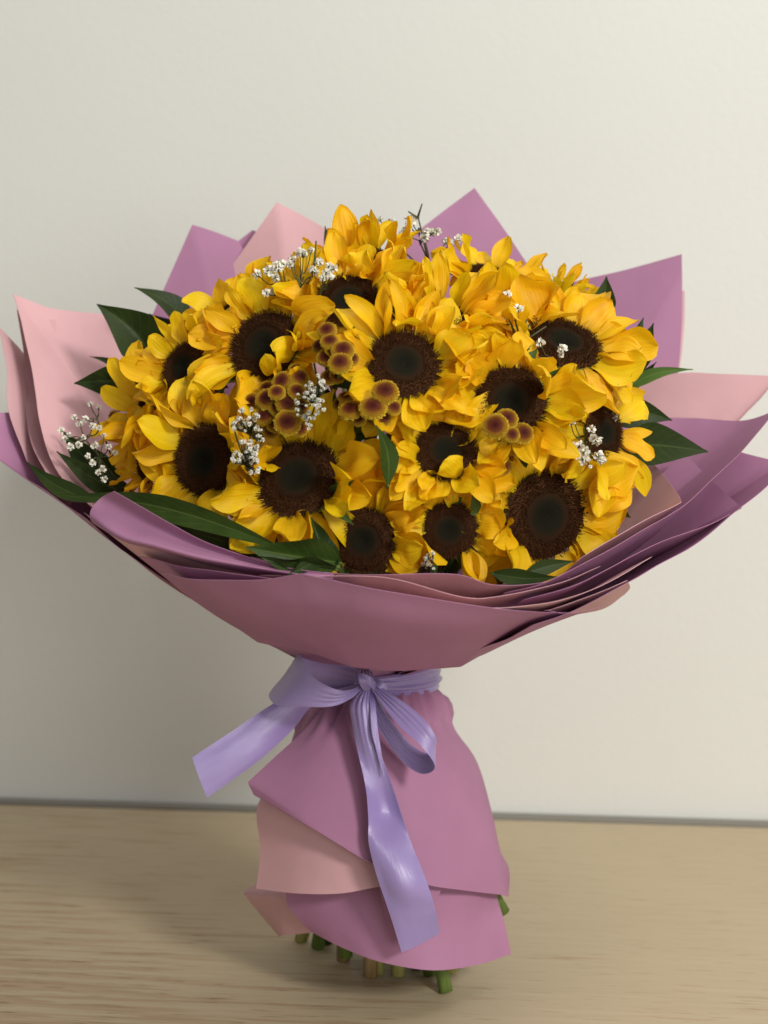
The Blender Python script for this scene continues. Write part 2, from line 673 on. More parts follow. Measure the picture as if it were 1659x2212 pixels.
# ------------------------------------------------------------------ wrapping paper
MP, PM, MM, PP = [MAUVE, PINK], [PINK, MAUVE], [MAUVE, MAUVE], [PINK, PINK]
kw = dict(wob=0.0035)
shell([(300, 760, .10), (330, 680, .10), (372, 585, .11), (415, 487, .12), (465, 503, .125), (514, 521, .13), (560, 600, .13)], MM,
      'mauve paper sheet with a square corner at upper left behind the dark leaves', corners=(3, 5), **kw)
shell([(440, 600, .14), (500, 533, .145), (545, 496, .15), (600, 520, .15), (660, 600, .15)], MM,
      'mauve paper sheet showing only a small corner left of the tall pink peak', corners=(2,), **kw)
shell([(430, 680, .115), (478, 607, .12), (540, 520, .125), (598, 437, .13), (650, 464, .135), (702, 493, .135), (790, 545, .13)], PP,
      'pink paper sheet rising to a tall peak behind the flowers', corners=(3,), **kw)
shell([(830, 545, .13), (885, 512, .135), (955, 458, .14), (1025, 406, .145), (1085, 490, .14), (1148, 583, .13), (1200, 660, .12)], MM,
      'mauve paper sheet rising to the topmost peak right of the highest sunflower', corners=(3,), **kw)
shell([(1290, 720, .13), (1380, 660, .125), (1479, 627, .12), (1478, 700, .11), (1466, 800, .10), (1440, 880, .09)], PP,
      'pink paper sheet showing as a thin edge behind the square mauve corner at right', corners=(2,), **kw)
shell([(1180, 625, .13), (1243, 608, .13), (1340, 588, .125), (1473, 550, .115), (1473, 620, .105), (1466, 790, .09), (1440, 900, .08)], MM,
      'mauve paper sheet with a large square corner at upper right', corners=(3,), **kw)
# right side
shell([(1300, 870, .09), (1385, 830, .08), (1470, 806, .065), (1560, 807, .05), (1680, 812, .04), (1640, 862, .035), (1598, 912, .035), (1540, 960, .04)], PP,
      'pink paper sheet pointing out to the right under the narrow light green leaf', corners=(4,), **kw)
shell([(1640, 930, .03), (1560, 962, .02), (1690, 1000, -.02), (1668, 1038, -.05), (1590, 1101, -.085), (1500, 1172, -.12), (1420, 1223, -.15), (1340, 1268, -.175), (1250, 1315, -.19), (1150, 1350, -.19)], MM,
      'mauve paper sheet lowest on the right side with its tip past the edge', corners=(2,), bulge=0.004, **kw)
shell([(1480, 980, .0), (1540, 1040, -.03), (1598, 1091, -.07), (1494, 1144, -.12), (1375, 1203, -.155), (1311, 1235, -.175), (1230, 1268, -.19), (1130, 1295, -.19)], MM,
      'shaded mauve paper sheet with a light edge low at right below the long curved sheet', corners=(2,), bulge=0.006, **kw)
shell([(1330, 930, .05), (1420, 906, .045), (1500, 905, .035), (1600, 908, .01), (1672, 884, -.02), (1610, 968, -.06), (1540, 1040, -.09), (1470, 1100, -.12), (1380, 1155, -.15), (1300, 1200, -.172), (1230, 1238, -.185), (1165, 1266, -.19), (1090, 1285, -.185)], MM,
      'long mauve paper sheet curving from the right tip down to the front rim', corners=(4,), bulge=0.009, **kw)
shell([(1300, 930, .03), (1360, 965, -.01), (1415, 1005, -.045), (1464, 1068, -.10), (1469, 1082, -.112), (1400, 1122, -.135), (1330, 1162, -.155), (1260, 1205, -.165)], PP,
      'pink paper flap with a cut corner beside the rightmost low leaf', corners=(3, 4), neck_r=0.034, bulge=0.011, **kw)
# left side
shell([(200, 760, .06), (80, 780, .05), (45, 746, .045), (3, 702, .04), (6, 730, .03), (15, 800, .015), (18, 889, .0), (60, 1000, -.02)], PP,
      'pink paper sheet with a small rolled tip at the far left', corners=(3,), **kw)
shell([(120, 880, .02), (48, 888, .01), (-30, 891, .0), (-40, 950, -.02), (-10, 980, -.03), (100, 1062, -.07), (190, 1120, -.10), (260, 1180, -.12)], MM,
      'mauve paper sheet low at far left below the rolled pink tip', corners=(2,), bulge=0.004, **kw)
q = shell([(400, 700, .10), (300, 690, .09), (215, 680, .075), (110, 668, .06), (60, 652, .05), (25, 638, .04), (47, 704, .018), (63, 770, .0), (77, 840, -.016), (87, 908, -.030), (108, 990, -.055), (150, 1058, -.085), (215, 1110, -.11)], PP,
          'large pink paper sheet with a pointed corner behind the leaves at left', corners=(5,), bulge=0.008, **kw)
sheet([[(120, 690, .052), (125, 800, .040), (130, 880, .022), (140, 960, .0), (160, 1030, -.04)],
       [(75, 690, .050), (88, 790, .034), (95, 880, .012), (105, 960, -.012), (130, 1030, -.055)],
       [(36, 668, .050), (53, 780, .030), (56, 890, .006), (68, 960, -.022), (105, 1030, -.062)]], PP, None, parent=q, name='folded_edge', wob=0.001)
# front rim, from the flowers outwards
shell([(540, 1205, -.17), (625, 1228, -.185), (720, 1236, -.192), (850, 1239, -.198), (986, 1242, -.195), (1062, 1263, -.192), (1153, 1262, -.180), (1230, 1245, -.170)], MP,
      'mauve pink paper sheet forming the innermost front rim below the lowest sunflowers', bulge=0.0, neck_r=0.030, **kw)
shell([(560, 1242, -.195), (660, 1244, -.205), (760, 1245, -.21), (860, 1252, -.21), (1000, 1287, -.207), (1080, 1286, -.20), (1213, 1262, -.185), (1300, 1230, -.165)], PP,
      'pink paper sheet second from the flowers along the front rim', bulge=0.001, neck_r=0.033, **kw)
shell([(760, 1268, -.215), (950, 1298, -.218), (1054, 1308, -.216), (1134, 1304, -.210), (1214, 1294, -.202), (1278, 1275, -.192), (1354, 1237, -.172), (1410, 1206, -.150)], PP,
      'pink paper strip crossing the right front rim between mauve sheets', bulge=0.001, neck_r=0.036, **kw)
sheet([[(1150, 1328, -.186), (1215, 1308, -.190), (1290, 1280, -.182), (1354, 1252, -.168)],
       [(1150, 1340, -.170), (1220, 1322, -.150), (1298, 1300, -.140), (1360, 1268, -.140)],
       [(1160, 1344, -.130), (1222, 1330, -.105), (1302, 1315, -.095), (1348, 1284, -.100)]], [PINK, PINK],
      'pink paper edge rolled under at the lower right of the bowl', wob=0.001)
sheet([[(1180, 1322, -.195), (1230, 1328, -.185), (1300, 1312, -.17)],
       [(1120, 1350, -.165), (1160, 1357, -.16), (1230, 1335, -.15)],
       [(1000, 1425, -.08), (1040, 1413, -.078), (1100, 1385, -.075)]], MM,
      'narrow mauve paper sheet between the front sheet and the rolled pink edge', wob=0.002)
# rolled sheet at front left
sheet([[(247, 1060, -.158), (317, 1100, -.167), (364, 1127, -.174), (455, 1174, -.184), (604, 1223, -.198), (720, 1240, -.206)],
       [(220, 1074, -.148), (298, 1118, -.158), (353, 1143, -.166), (450, 1183, -.178), (603, 1227, -.196), (720, 1244, -.206)],
       [(197, 1100, -.148), (277, 1143, -.160), (340, 1163, -.170), (445, 1196, -.183), (601, 1231, -.199), (720, 1248, -.207)],
       [(196, 1124, -.144), (260, 1161, -.168), (330, 1179, -.179), (440, 1207, -.191), (600, 1235, -.203), (720, 1252, -.208)],
       [(213, 1138, -.118), (268, 1170, -.140), (338, 1188, -.152), (444, 1218, -.168), (600, 1250, -.183), (720, 1266, -.195)]], MM,
      'mauve paper sheet with a rolled end in front of the long leaf at lower left', wob=0.001, nv=5)
shell([(180, 1108, -.10), (225, 1140, -.130), (290, 1162, -.150), (364, 1180, -.163), (455, 1202, -.174), (600, 1228, -.186), (700, 1244, -.192)], PP,
      'pink paper strip under the rolled mauve end at lower left', bulge=0.006, **kw)
shell([(300, 1203, -.140), (338, 1212, -.158), (400, 1227, -.178), (473, 1236, -.192), (560, 1246, -.204), (640, 1258, -.212), (760, 1275, -.215)], MM,
      'thin mauve paper sheet between the left pink strip and the front sheet', bulge=0.008, **kw)
sheet([[(347, 1236, -.165), (410, 1250, -.187), (484, 1254, -.203), (570, 1252, -.216), (651, 1239, -.228), (850, 1278, -.230), (1062, 1311, -.218), (1176, 1322, -.198), (1229, 1323, -.180)],
       [(455, 1318, -.130), (500, 1324, -.158), (560, 1330, -.175), (620, 1334, -.188), (690, 1338, -.197), (850, 1358, -.201), (1000, 1372, -.188), (1090, 1368, -.163), (1145, 1359, -.135)],
       [(556, 1388, -.075), (590, 1394, -.092), (635, 1400, -.104), (690, 1414, -.114), (760, 1440, -.120), (850, 1450, -.121), (930, 1446, -.115), (995, 1440, -.104), (1062, 1400, -.085)]], MM,
      'big plain mauve paper sheet folded across the front above the bow', corners=(4, 7), wob=0.0015, nu=8, nv=8)
# neck and skirt
rows = []
for py, r_ in ((1385, .060), (1440, .041), (1480, .040), (1530, .050), (1620, .058), (1720, .062), (1830, .066)):
    z = at(810, py, 0).z
    row = []
    for k in range(25):
        a_ = 2 * math.pi * k / 24
        rr = r_ * (1 + 0.07 * math.sin(7 * a_ + py * 0.004) * (1 if py < 1600 else 0.4))
        rr += (0.010 if 1500 < py < 1600 else 0) * max(0, math.cos(a_ - 0.35)) ** 4 * (1 + 0.3 * math.sin(23 * a_))
        row.append(V((AX.x - 0.003 + rr * math.cos(a_), rr * math.sin(a_), z)))
    rows.append(row)
sheet(rows, MM, 'mauve paper gathered round the stems under the ribbon band', nu=4, nv=5, wob=0.005, wscale=55)
sheet([[(1020, 1750, .02), (1040, 1750, .03), (1060, 1750, .05)],
       [(1050, 1830, .01), (1068, 1830, .02), (1076, 1830, .045)],
       [(1072, 1868, .0), (1092, 1876, .012), (1099, 1878, .035)],
       [(1075, 1930, .0), (1094, 1936, .012), (1097, 1936, .035)]], MM,
      'narrow mauve paper sliver behind the right edge of the skirt', wob=0.001)
sheet([[(600, 1800, .03), (620, 1800, .0), (650, 1800, -.03), (680, 1800, -.05)],
       [(572, 1890, .025), (604, 1890, -.005), (640, 1890, -.035), (680, 1890, -.055)],
       [(527, 1930, .02), (604, 1934, -.03), (640, 1940, -.046), (690, 1950, -.065)],
       [(565, 1975, .02), (604, 1975, -.025), (640, 1980, -.042), (700, 1985, -.06)],
       [(604, 2021, .01), (610, 2020, -.02), (668, 2014, -.035), (710, 2010, -.05)]], PP,
      'pink paper corner folded at the lower left foot of the skirt', corners=(1,), rcorners=(2,), wob=0.001)
sheet([[(640, 1780, -.055), (720, 1780, -.070), (800, 1780, -.078), (900, 1780, -.076), (1000, 1790, -.06), (1055, 1800, -.035)],
       [(618, 1930, -.058), (700, 1930, -.078), (800, 1930, -.090), (900, 1930, -.090), (1010, 1930, -.07), (1072, 1930, -.035)],
       [(642, 1982, -.062), (710, 1995, -.080), (800, 2010, -.093), (900, 2018, -.092), (1010, 2005, -.07), (1086, 1985, -.035)],
       [(672, 2012, -.066), (742, 2048, -.083), (830, 2080, -.095), (940, 2096, -.093), (1035, 2082, -.068), (1102, 2061, -.035)]], MM,
      'mauve paper hem lowest round the stem ends', wob=0.002, nu=7)
sheet([[(640, 1640, -.045), (700, 1640, -.060), (770, 1640, -.068), (850, 1640, -.07), (920, 1650, -.062)],
       [(560, 1735, -.048), (630, 1735, -.070), (720, 1740, -.083), (820, 1740, -.086), (920, 1750, -.078)],
       [(563, 1835, -.052), (640, 1835, -.077), (730, 1835, -.091), (820, 1835, -.095), (920, 1840, -.085)],
       [(554, 1920, -.054), (640, 1930, -.084), (735, 1930, -.098), (825, 1915, -.102), (930, 1905, -.094)]], PP,
      'pale pink paper panel on the left of the skirt', wob=0.002, nu=7)
sk = sheet([[(720, 1478, -.020), (752, 1478, -.030), (800, 1476, -.034), (860, 1476, -.033), (892, 1476, -.027), (918, 1476, -.014), (926, 1478, .0)],
            [(708, 1506, -.032), (750, 1506, -.043), (800, 1506, -.047), (860, 1506, -.046), (905, 1506, -.040), (946, 1504, -.022), (958, 1502, .0)],
            [(665, 1572, -.050), (725, 1570, -.066), (800, 1568, -.070), (870, 1568, -.068), (930, 1568, -.056), (968, 1568, -.026), (980, 1575, .006)],
            [(592, 1640, -.058), (690, 1655, -.080), (800, 1660, -.086), (880, 1660, -.082), (960, 1655, -.066), (1018, 1648, -.030), (1030, 1650, .008)],
            [(537, 1690, -.066), (655, 1760, -.094), (790, 1790, -.103), (890, 1790, -.098), (985, 1780, -.078), (1055, 1772, -.038), (1068, 1772, .006)],
            [(548, 1712, -.068), (675, 1788, -.099), (810, 1864, -.110), (900, 1880, -.106), (1000, 1880, -.084), (1078, 1860, -.042), (1086, 1860, .004)],
            [(549, 1714, -.068), (680, 1791, -.099), (818, 1870, -.111), (915, 1910, -.108), (1005, 1924, -.086), (1094, 1934, -.044), (1098, 1932, .0)]], MM,
           'large mauve paper panel of the skirt below the bow', wob=0.0015, nu=14, nv=6, rcorners=(4,), pleat=(0.0019, 38, 0.11))
sheet([[(800, 1850, -.098), (880, 1860, -.100), (960, 1880, -.090)],
       [(815, 1900, -.099), (885, 1905, -.101), (955, 1916, -.093)],
       [(835, 1985, -.101), (885, 1985, -.102), (932, 1966, -.097)]], MM,
      'mauve paper tip peeping from behind the long ribbon tail', wob=0.001)

# ------------------------------------------------------------------ ribbon
bow = thing('ribbon_bow', 'lilac satin ribbon tied in a bow round the neck of the bouquet', 'ribbon', at(792, 1468, -.075))
RB = dict(nu=8, nv=3, thick=0.0002)


def strip(name, e0, e1, mid=None, wob=0.0005, pl=0.0013, **k):
    """a length of ribbon between two edges; pl = pleats across"""
    a, b = [at(*p) for p in e0], [at(*p) for p in e1]
    rows = [a]
    m_ = mid or [0, 0, 0]
    nr = 9
    for i in range(1, nr):
        t = i / nr
        r_ = []
        for j in range(len(a)):
            p = a[j].lerp(b[j], t)
            x = j / (len(a) - 1)
            near = math.exp(-(x / 0.22) ** 2) + (math.exp(-((1 - x) / 0.22) ** 2) if name == 'loop' else 0)
            d_ = (a[min(j + 1, len(a) - 1)] - a[max(j - 1, 0)]).cross(b[j] - a[j])
            if d_.length > 1e-9:
                p = p + d_.normalized() * (pl * near * (1 if i % 2 else -1) * (0.6 + 0.4 * math.sin(3 * i + 5 * x)) + 0.0016 * noise.noise(V((x * 7, t * 1.2, len(name) + pl * 900))) * min(1, 4 * x))
            amt = (m_[j] if isinstance(m_, list) and len(m_) == len(a) else 0)
            p = p + V((0, -1, 0)) * amt * math.sin(math.pi * t)
            r_.append(p)
        rows.append(r_)
    rows.append(b)
    o = sheet(rows, [SATIN], None, parent=bow, name=name, wob=wob, wscale=45, **{**RB, **k})
    return o


# band round the neck, pleated
rows = []
for k, (zy, pl) in enumerate(((1442, 0), (1450, .0022), (1457, -.0012), (1465, .0024), (1473, -.001), (1481, .002), (1490, -.001), (1499, 0.001))):
    row = []
    for i in range(17):
        t = i / 16
        a_ = R(-118) + R(330) * t
        gather = 1 - 0.55 * math.exp(-(t / 0.16) ** 2)
        py = 1472 + (zy - 1472) * gather
        rr = 0.0475 + pl * (0.6 + 0.5 * math.sin(9 * t + k))
        c = at(812, py - 10, -0.012)
        row.append(V((AX.x + rr * 1.02 * math.cos(a_), rr * math.sin(a_), c.z)))
    rows.append(row)
sheet(rows, [SATIN], None, parent=bow, name='band', nu=4, nv=3, thick=0.0003, wob=0.0008, wscale=60)
# left loop: over the top, round the left turn and back underneath to the knot
strip('loop', [(787, 1458, -.080), (760, 1434, -.072), (708, 1414, -.064), (668, 1403, -.064), (650, 1403, -.074), (660, 1440, -.098), (688, 1470, -.107), (730, 1490, -.106), (766, 1488, -.097), (789, 1469, -.088)],
      [(790, 1474, -.076), (765, 1492, -.066), (715, 1497, -.058), (640, 1495, -.056), (584, 1497, -.068), (596, 1523, -.090), (650, 1526, -.102), (715, 1526, -.104), (757, 1508, -.096), (791, 1478, -.088)],
      nu=7)
strip('tail', [(770, 1478, -.070), (700, 1494, -.066), (640, 1500, -.064), (590, 1520, -.066), (500, 1580, -.075), (415, 1636, -.082)],
      [(775, 1486, -.070), (715, 1520, -.064), (672, 1528, -.060), (630, 1578, -.062), (550, 1650, -.074), (447, 1723, -.084)],
      mid=[0, 0, .002, .004, .004, .002])
# right loop
strip('loop', [(800, 1472, -.088), (838, 1494, -.100), (880, 1522, -.112), (918, 1556, -.120), (941, 1592, -.122), (938, 1620, -.113), (925, 1628, -.104), (890, 1610, -.098), (855, 1570, -.095), (825, 1525, -.092), (800, 1482, -.088)],
      [(797, 1480, -.090), (815, 1508, -.098), (838, 1540, -.108), (868, 1574, -.118), (910, 1612, -.126), (940, 1655, -.126), (915, 1672, -.114), (880, 1655, -.104), (845, 1615, -.098), (812, 1560, -.094), (795, 1490, -.090)],
      nu=7)
# the long tail
strip('tail', [(788, 1484, -.086), (757, 1520, -.088), (762, 1570, -.092), (773, 1625, -.100), (790, 1700, -.110), (796, 1760, -.116), (797, 1825, -.122), (818, 1905, -.126), (845, 1985, -.124), (868, 2058, -.116)],
      [(800, 1484, -.088), (806, 1520, -.094), (810, 1570, -.098), (822, 1625, -.104), (845, 1690, -.108), (868, 1762, -.110), (892, 1830, -.118), (922, 1905, -.124), (940, 1962, -.120), (950, 2016, -.108)],
      mid=[.002, .006, .006, .002, -.004, -.008, .004, .008, .002, 0])
strip('fold', [(806, 1490, -.090), (812, 1530, -.098), (816, 1580, -.104), (824, 1630, -.108), (828, 1672, -.110)],
      [(796, 1490, -.090), (800, 1530, -.1), (803, 1580, -.106), (815, 1630, -.109), (828, 1676, -.110)])
# knot: narrow crumpled turns
k0 = strip('knot', [(778, 1446, -.086), (774, 1456, -.098), (776, 1470, -.102), (780, 1484, -.098), (788, 1494, -.088)],
           [(800, 1448, -.086), (806, 1458, -.096), (806, 1472, -.101), (802, 1484, -.097), (796, 1494, -.088)], pl=.0022)
strip('knot_turn', [(764, 1458, -.084), (780, 1454, -.098), (800, 1462, -.102), (815, 1478, -.094), (822, 1492, -.086)],
      [(766, 1478, -.082), (780, 1474, -.096), (796, 1480, -.100), (806, 1490, -.094), (812, 1500, -.086)], pl=.0016)
strip('knot_turn', [(808, 1462, -.092), (828, 1474, -.096), (836, 1486, -.094), (826, 1498, -.090)],
      [(802, 1478, -.092), (816, 1484, -.097), (822, 1492, -.096), (816, 1502, -.090)], pl=.0012)

# ------------------------------------------------------------------ flowers: shared meshes
BEND = {}


def petal_mesh(i):
    r = random.Random(100 + i)
    nu, nv = 8, 13
    W = r.uniform(0.40, 0.70)
    bend = r.choice((r.uniform(-1.0, -0.2), r.uniform(-0.4, 0.5), r.uniform(0.3, 1.3)))
    bend_at = r.uniform(1.1, 2.4)
    cup = r.uniform(0.15, 0.75)
    twist = r.uniform(-1.1, 1.1)
    wav, wf, wp = r.uniform(0.03, 0.11), r.uniform(5, 11), r.uniform(0, 6)
    side = r.uniform(-0.25, 0.25)
    notch = r.uniform(0.62, 0.9)
    fold = r.uniform(0.4, 1.5) if i % 4 == 0 else 0
    pt = r.uniform(0.10, 0.55)
    crump, cw = r.uniform(0.02, 0.07), r.uniform(0, 50)
    m = MB()
    vs_, uv, fs = [], [], []
    x = z = 0.0
    for j in range(nv + 1):
        v = j / nv
        an = bend * v ** bend_at
        if j:
            x += math.cos(an) / nv
            z += math.sin(an) / nv
        vm = 0.42 + 0.16 * notch
        if v < vm:
            q_ = v / vm
            half = W * 0.5 * (0.42 + 0.58 * (q_ * q_ * (3 - 2 * q_)) ** 0.8)
        else:
            q_ = (v - vm) / (1 - vm)
            half = W * 0.5 * ((1 - pt) * math.sqrt(max(0, 1 - q_ ** 2.4)) + pt * (1 - q_ ** 1.3))
        half = max(half, 0.012)
        c = cup * (1 - 0.4 * v)
        tw = twist * v * v
        for k in range(nu + 1):
            u = -1 + 2 * k / nu
            y = half * math.sin(u * (1.0 + 0.25 * c)) / math.sin(1.0 + 0.25 * c)
            h = c * half * (u * u) * 0.9 + wav * math.sin(wf * v + wp + u) * abs(u) ** 1.5 * math.sin(math.pi * v)
            h += 0.016 * math.cos(u * 3.1 * math.pi) * math.sin(math.pi * min(1, v * 1.1)) * (1 - u * u)
            h += fold * half * max(0, u - 0.1) ** 1.3 * v
            h += crump * noise.noise(V((v * 3.2 + cw, u * 1.6, 0)))  * (0.4 + v)
            y2 = y * math.cos(tw) - h * math.sin(tw)
            h2 = y * math.sin(tw) + h * math.cos(tw)
            vs_.append((x - h2 * math.sin(an), y2 + side * v * v, z + h2 * math.cos(an)))
            uv.append((v, (u + 1) / 2))
    n1 = nu + 1
    for j in range(nv):
        for k in range(nu):
            fs.append((j * n1 + k, j * n1 + k + 1, (j + 1) * n1 + k + 1, (j + 1) * n1 + k))
    m.add(vs_, fs, uv=uv)
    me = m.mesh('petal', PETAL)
    BEND[me.name] = bend
    return me


PETALS = [petal_mesh(i) for i in range(44)]
OPEN_PETALS = [p for p in PETALS if BEND[p.name] < 0.25]


def sepal_mesh(i):
    r = random.Random(300 + i)
    bend = r.uniform(-0.8, 0.9)
    m = MB()
    vs_, uv, fs = [], [], []
    x = z = 0
    for j in range(9):
        v = j / 8
        an = bend * v
        if j:
            x += math.cos(an) / 8
            z += math.sin(an) / 8
        half = 0.17 * (1 - v) ** 0.8 * (0.75 + 0.9 * v) + 0.004
        for k in range(5):
            u = -1 + k / 2
            h = 0.25 * half * u * u
            vs_.append((x - h * math.sin(an), half * u, z + h * math.cos(an)))
            uv.append((v, (u + 1) / 2))
    for j in range(8):
        for k in range(4):
            fs.append((j * 5 + k, j * 5 + k + 1, (j + 1) * 5 + k + 1, (j + 1) * 5 + k))
    m.add(vs_, fs, uv=uv)
    return m.mesh('sepal', SEPAL)


SEPALS = [sepal_mesh(i) for i in range(5)]


def dome(r, ang):                                       # profile of the seed disc, unit radius
    return 0.20 * (1 - r ** 2.2) - 0.10 * math.exp(-(r / 0.30) ** 2) + 0.03


def disc_mesh():
    m = MB()
    vs_, ring, fs = [(0, 0, dome(0, 0))], [0.01], []
    nr, na = 14, 40
    for j in range(1, nr + 1):
        r_ = j / nr
        for k in range(na):
            a_ = 2 * math.pi * k / na
            vs_.append((r_ * math.cos(a_), r_ * math.sin(a_), dome(r_, a_)))
            ring.append(r_)
    for k in range(na):
        fs.append((0, 1 + k, 1 + (k + 1) % na))
    for j in range(nr - 1):
        for k in range(na):
            a0, b0 = 1 + j * na, 1 + (j + 1) * na
            fs.append((a0 + k, b0 + k, b0 + (k + 1) % na, a0 + (k + 1) % na))
    m.add(vs_, fs, ring)
    # green receptacle behind
    return m.mesh('flower_disc', DISC)


def recept_mesh():
    m = MB()
    vs_, fs, na = [], [], 24
    prof = [(1.0, 0.02), (1.04, -0.10), (0.92, -0.28), (0.6, -0.42), (0.22, -0.52), (0.12, -0.7)]
    for (r_, z) in prof:
        for k in range(na):
            a_ = 2 * math.pi * k / na
            vs_.append((r_ * math.cos(a_), r_ * math.sin(a_), z))
    for j in range(len(prof) - 1):
        for k in range(na):
            fs.append((j * na + k, (j + 1) * na + k, (j + 1) * na + (k + 1) % na, j * na + (k + 1) % na))
    m.add(vs_, fs)
    return m.mesh('receptacle', STEM)


def floret_mesh(seed):
    r = random.Random(seed)
    m = MB()
    n = 1900
    ga = math.pi * (3 - math.sqrt(5))
    for k in range(n):
        q_ = math.sqrt((k + 0.5) / n)
        if q_ < 0.06:
            continue
        a_ = k * ga
        outer = min(1, max(0, (q_ - 0.48) / 0.22))
        px, py = q_ * math.cos(a_), q_ * math.sin(a_)
        base = V((px, py, dome(q_, a_) - 0.02))
        rad = V((math.cos(a_), math.sin(a_), 0))
        lean = ((q_ - 0.62) * 1.1 + (0.9 if q_ > 0.93 else 0)) * outer + r.uniform(-0.2, 0.2) * (0.3 + outer)
        d = (V((0, 0, 1)) + rad * lean + V((-rad.y, rad.x, 0)) * r.uniform(-0.3, 0.3) * outer).normalized()
        h = (0.060 + 0.02 * r.random()) * (1 - outer) + outer * r.uniform(0.10, 0.21)
        wd_ = 0.0135 * (1 - outer) + outer * r.uniform(0.008, 0.013)
        t1 = d.orthogonal().normalized()
        t2 = d.cross(t1)
        if outer < 0.3:                       # closed buds in the middle: low points
            tip = base + d * h
            vs_ = [base + t1 * wd_, base + t2 * wd_, base - t1 * wd_, base - t2 * wd_, tip]
            fs = [(0, 1, 4), (1, 2, 4), (2, 3, 4), (3, 0, 4)]
            rg = [max(0.02, q_)] * 5
        else:                                 # open tubes with two curled tips
            mid = base + d * h * 0.7
            tip1 = base + d * h + t1 * wd_ * r.uniform(0.6, 2.2)
            vs_ = [base + t1 * wd_ * .8, base + t2 * wd_ * .8, base - t1 * wd_ * .8, base - t2 * wd_ * .8,
                   mid + t1 * wd_, mid + t2 * wd_, mid - t1 * wd_, mid - t2 * wd_, tip1]
            fs = [(0, 1, 5, 4), (1, 2, 6, 5), (2, 3, 7, 6), (3, 0, 4, 7), (4, 5, 8), (5, 6, 8), (6, 7, 8), (7, 4, 8)]
            g = min(1.0, q_ + r.uniform(-0.12, 0.14))
            rg = [0.62] * 4 + [g] * 5
        m.add(vs_, fs, rg)
    return m.mesh('disc_florets', DISC, smooth=False)


DISC_ME, RECEPT = disc_mesh(), recept_mesh()
FLORETS = [floret_mesh(s) for s in (1, 2, 3)]


def frame(px, py, Y, nx, ny):
    """a frame at a place: normal leaning nx to the right and ny up as seen from the front"""
    nz = math.sqrt(max(0.0, 1 - nx * nx - ny * ny))
    n = (V((1, 0, 0)) * nx + V((0, 0, 1)) * ny + V((0, -1, 0)) * nz).normalized()
    e1 = V((1, 0, 0)) - n * n.x
    if e1.length < 0.2:
        e1 = V((0, 1, 0)) - n * n.y
    e1.normalize()
    e2 = n.cross(e1)
    return at(px, py, Y), n, e1, e2


def domeY(px, py):
    u, v = (px - 835) / 600, (py - 1010) / 540
    return 0.03 - 0.205 * math.sqrt(max(0.0, 1 - u * u - v * v))


FEET = [ground(x, y) for x, y in ((686, 2046), (963, 2142), (800, 2108), (860, 2106), (706, 2034), (817, 2100), (902, 2088), (977, 2098), (650, 2030), (1092, 1992), (742, 2072), (930, 2104))]
FEET[9] = at(1087, 1972, .03)
FEET_MAT = [STEM, STEM, STEM_BROWN, STEM_PALE, STEM, STEM_PALE, STEM, STEM_PALE, STEM_PALE, STEM, STEM_BROWN, STEM]
n_fl = [0]


def stem_path(head, n, foot):
    k = n_fl[0]
    a_ = k * 2.399
    rr = 0.008 + 0.024 * math.sqrt((k % 24) / 24)
    nk = V((AX.x + rr * math.cos(a_), rr * math.sin(a_), 0.232))
    low = nk.lerp(foot, 0.5) + V((0, 0, 0.0))
    p1 = head - n * 0.035 + V((0, 0, -0.012))
    p2 = p1.lerp(nk, 0.45) + V((0, 0, -0.008))
    pts = hermite([head, head - n * 0.016, p1, p2, nk, low, foot], 4)
    return pts


OPEN_DISCS = []


def hides_disc(pts, share):
    for (c, n, rad) in OPEN_DISCS:
        for p in pts:
            d = p - CAM
            k = d.dot(n)
            if abs(k) < 1e-6:
                continue
            t = (c - CAM).dot(n) / k
            if t > 1.002 and (CAM + d * t - c).length < share * rad:
                return True
    return False


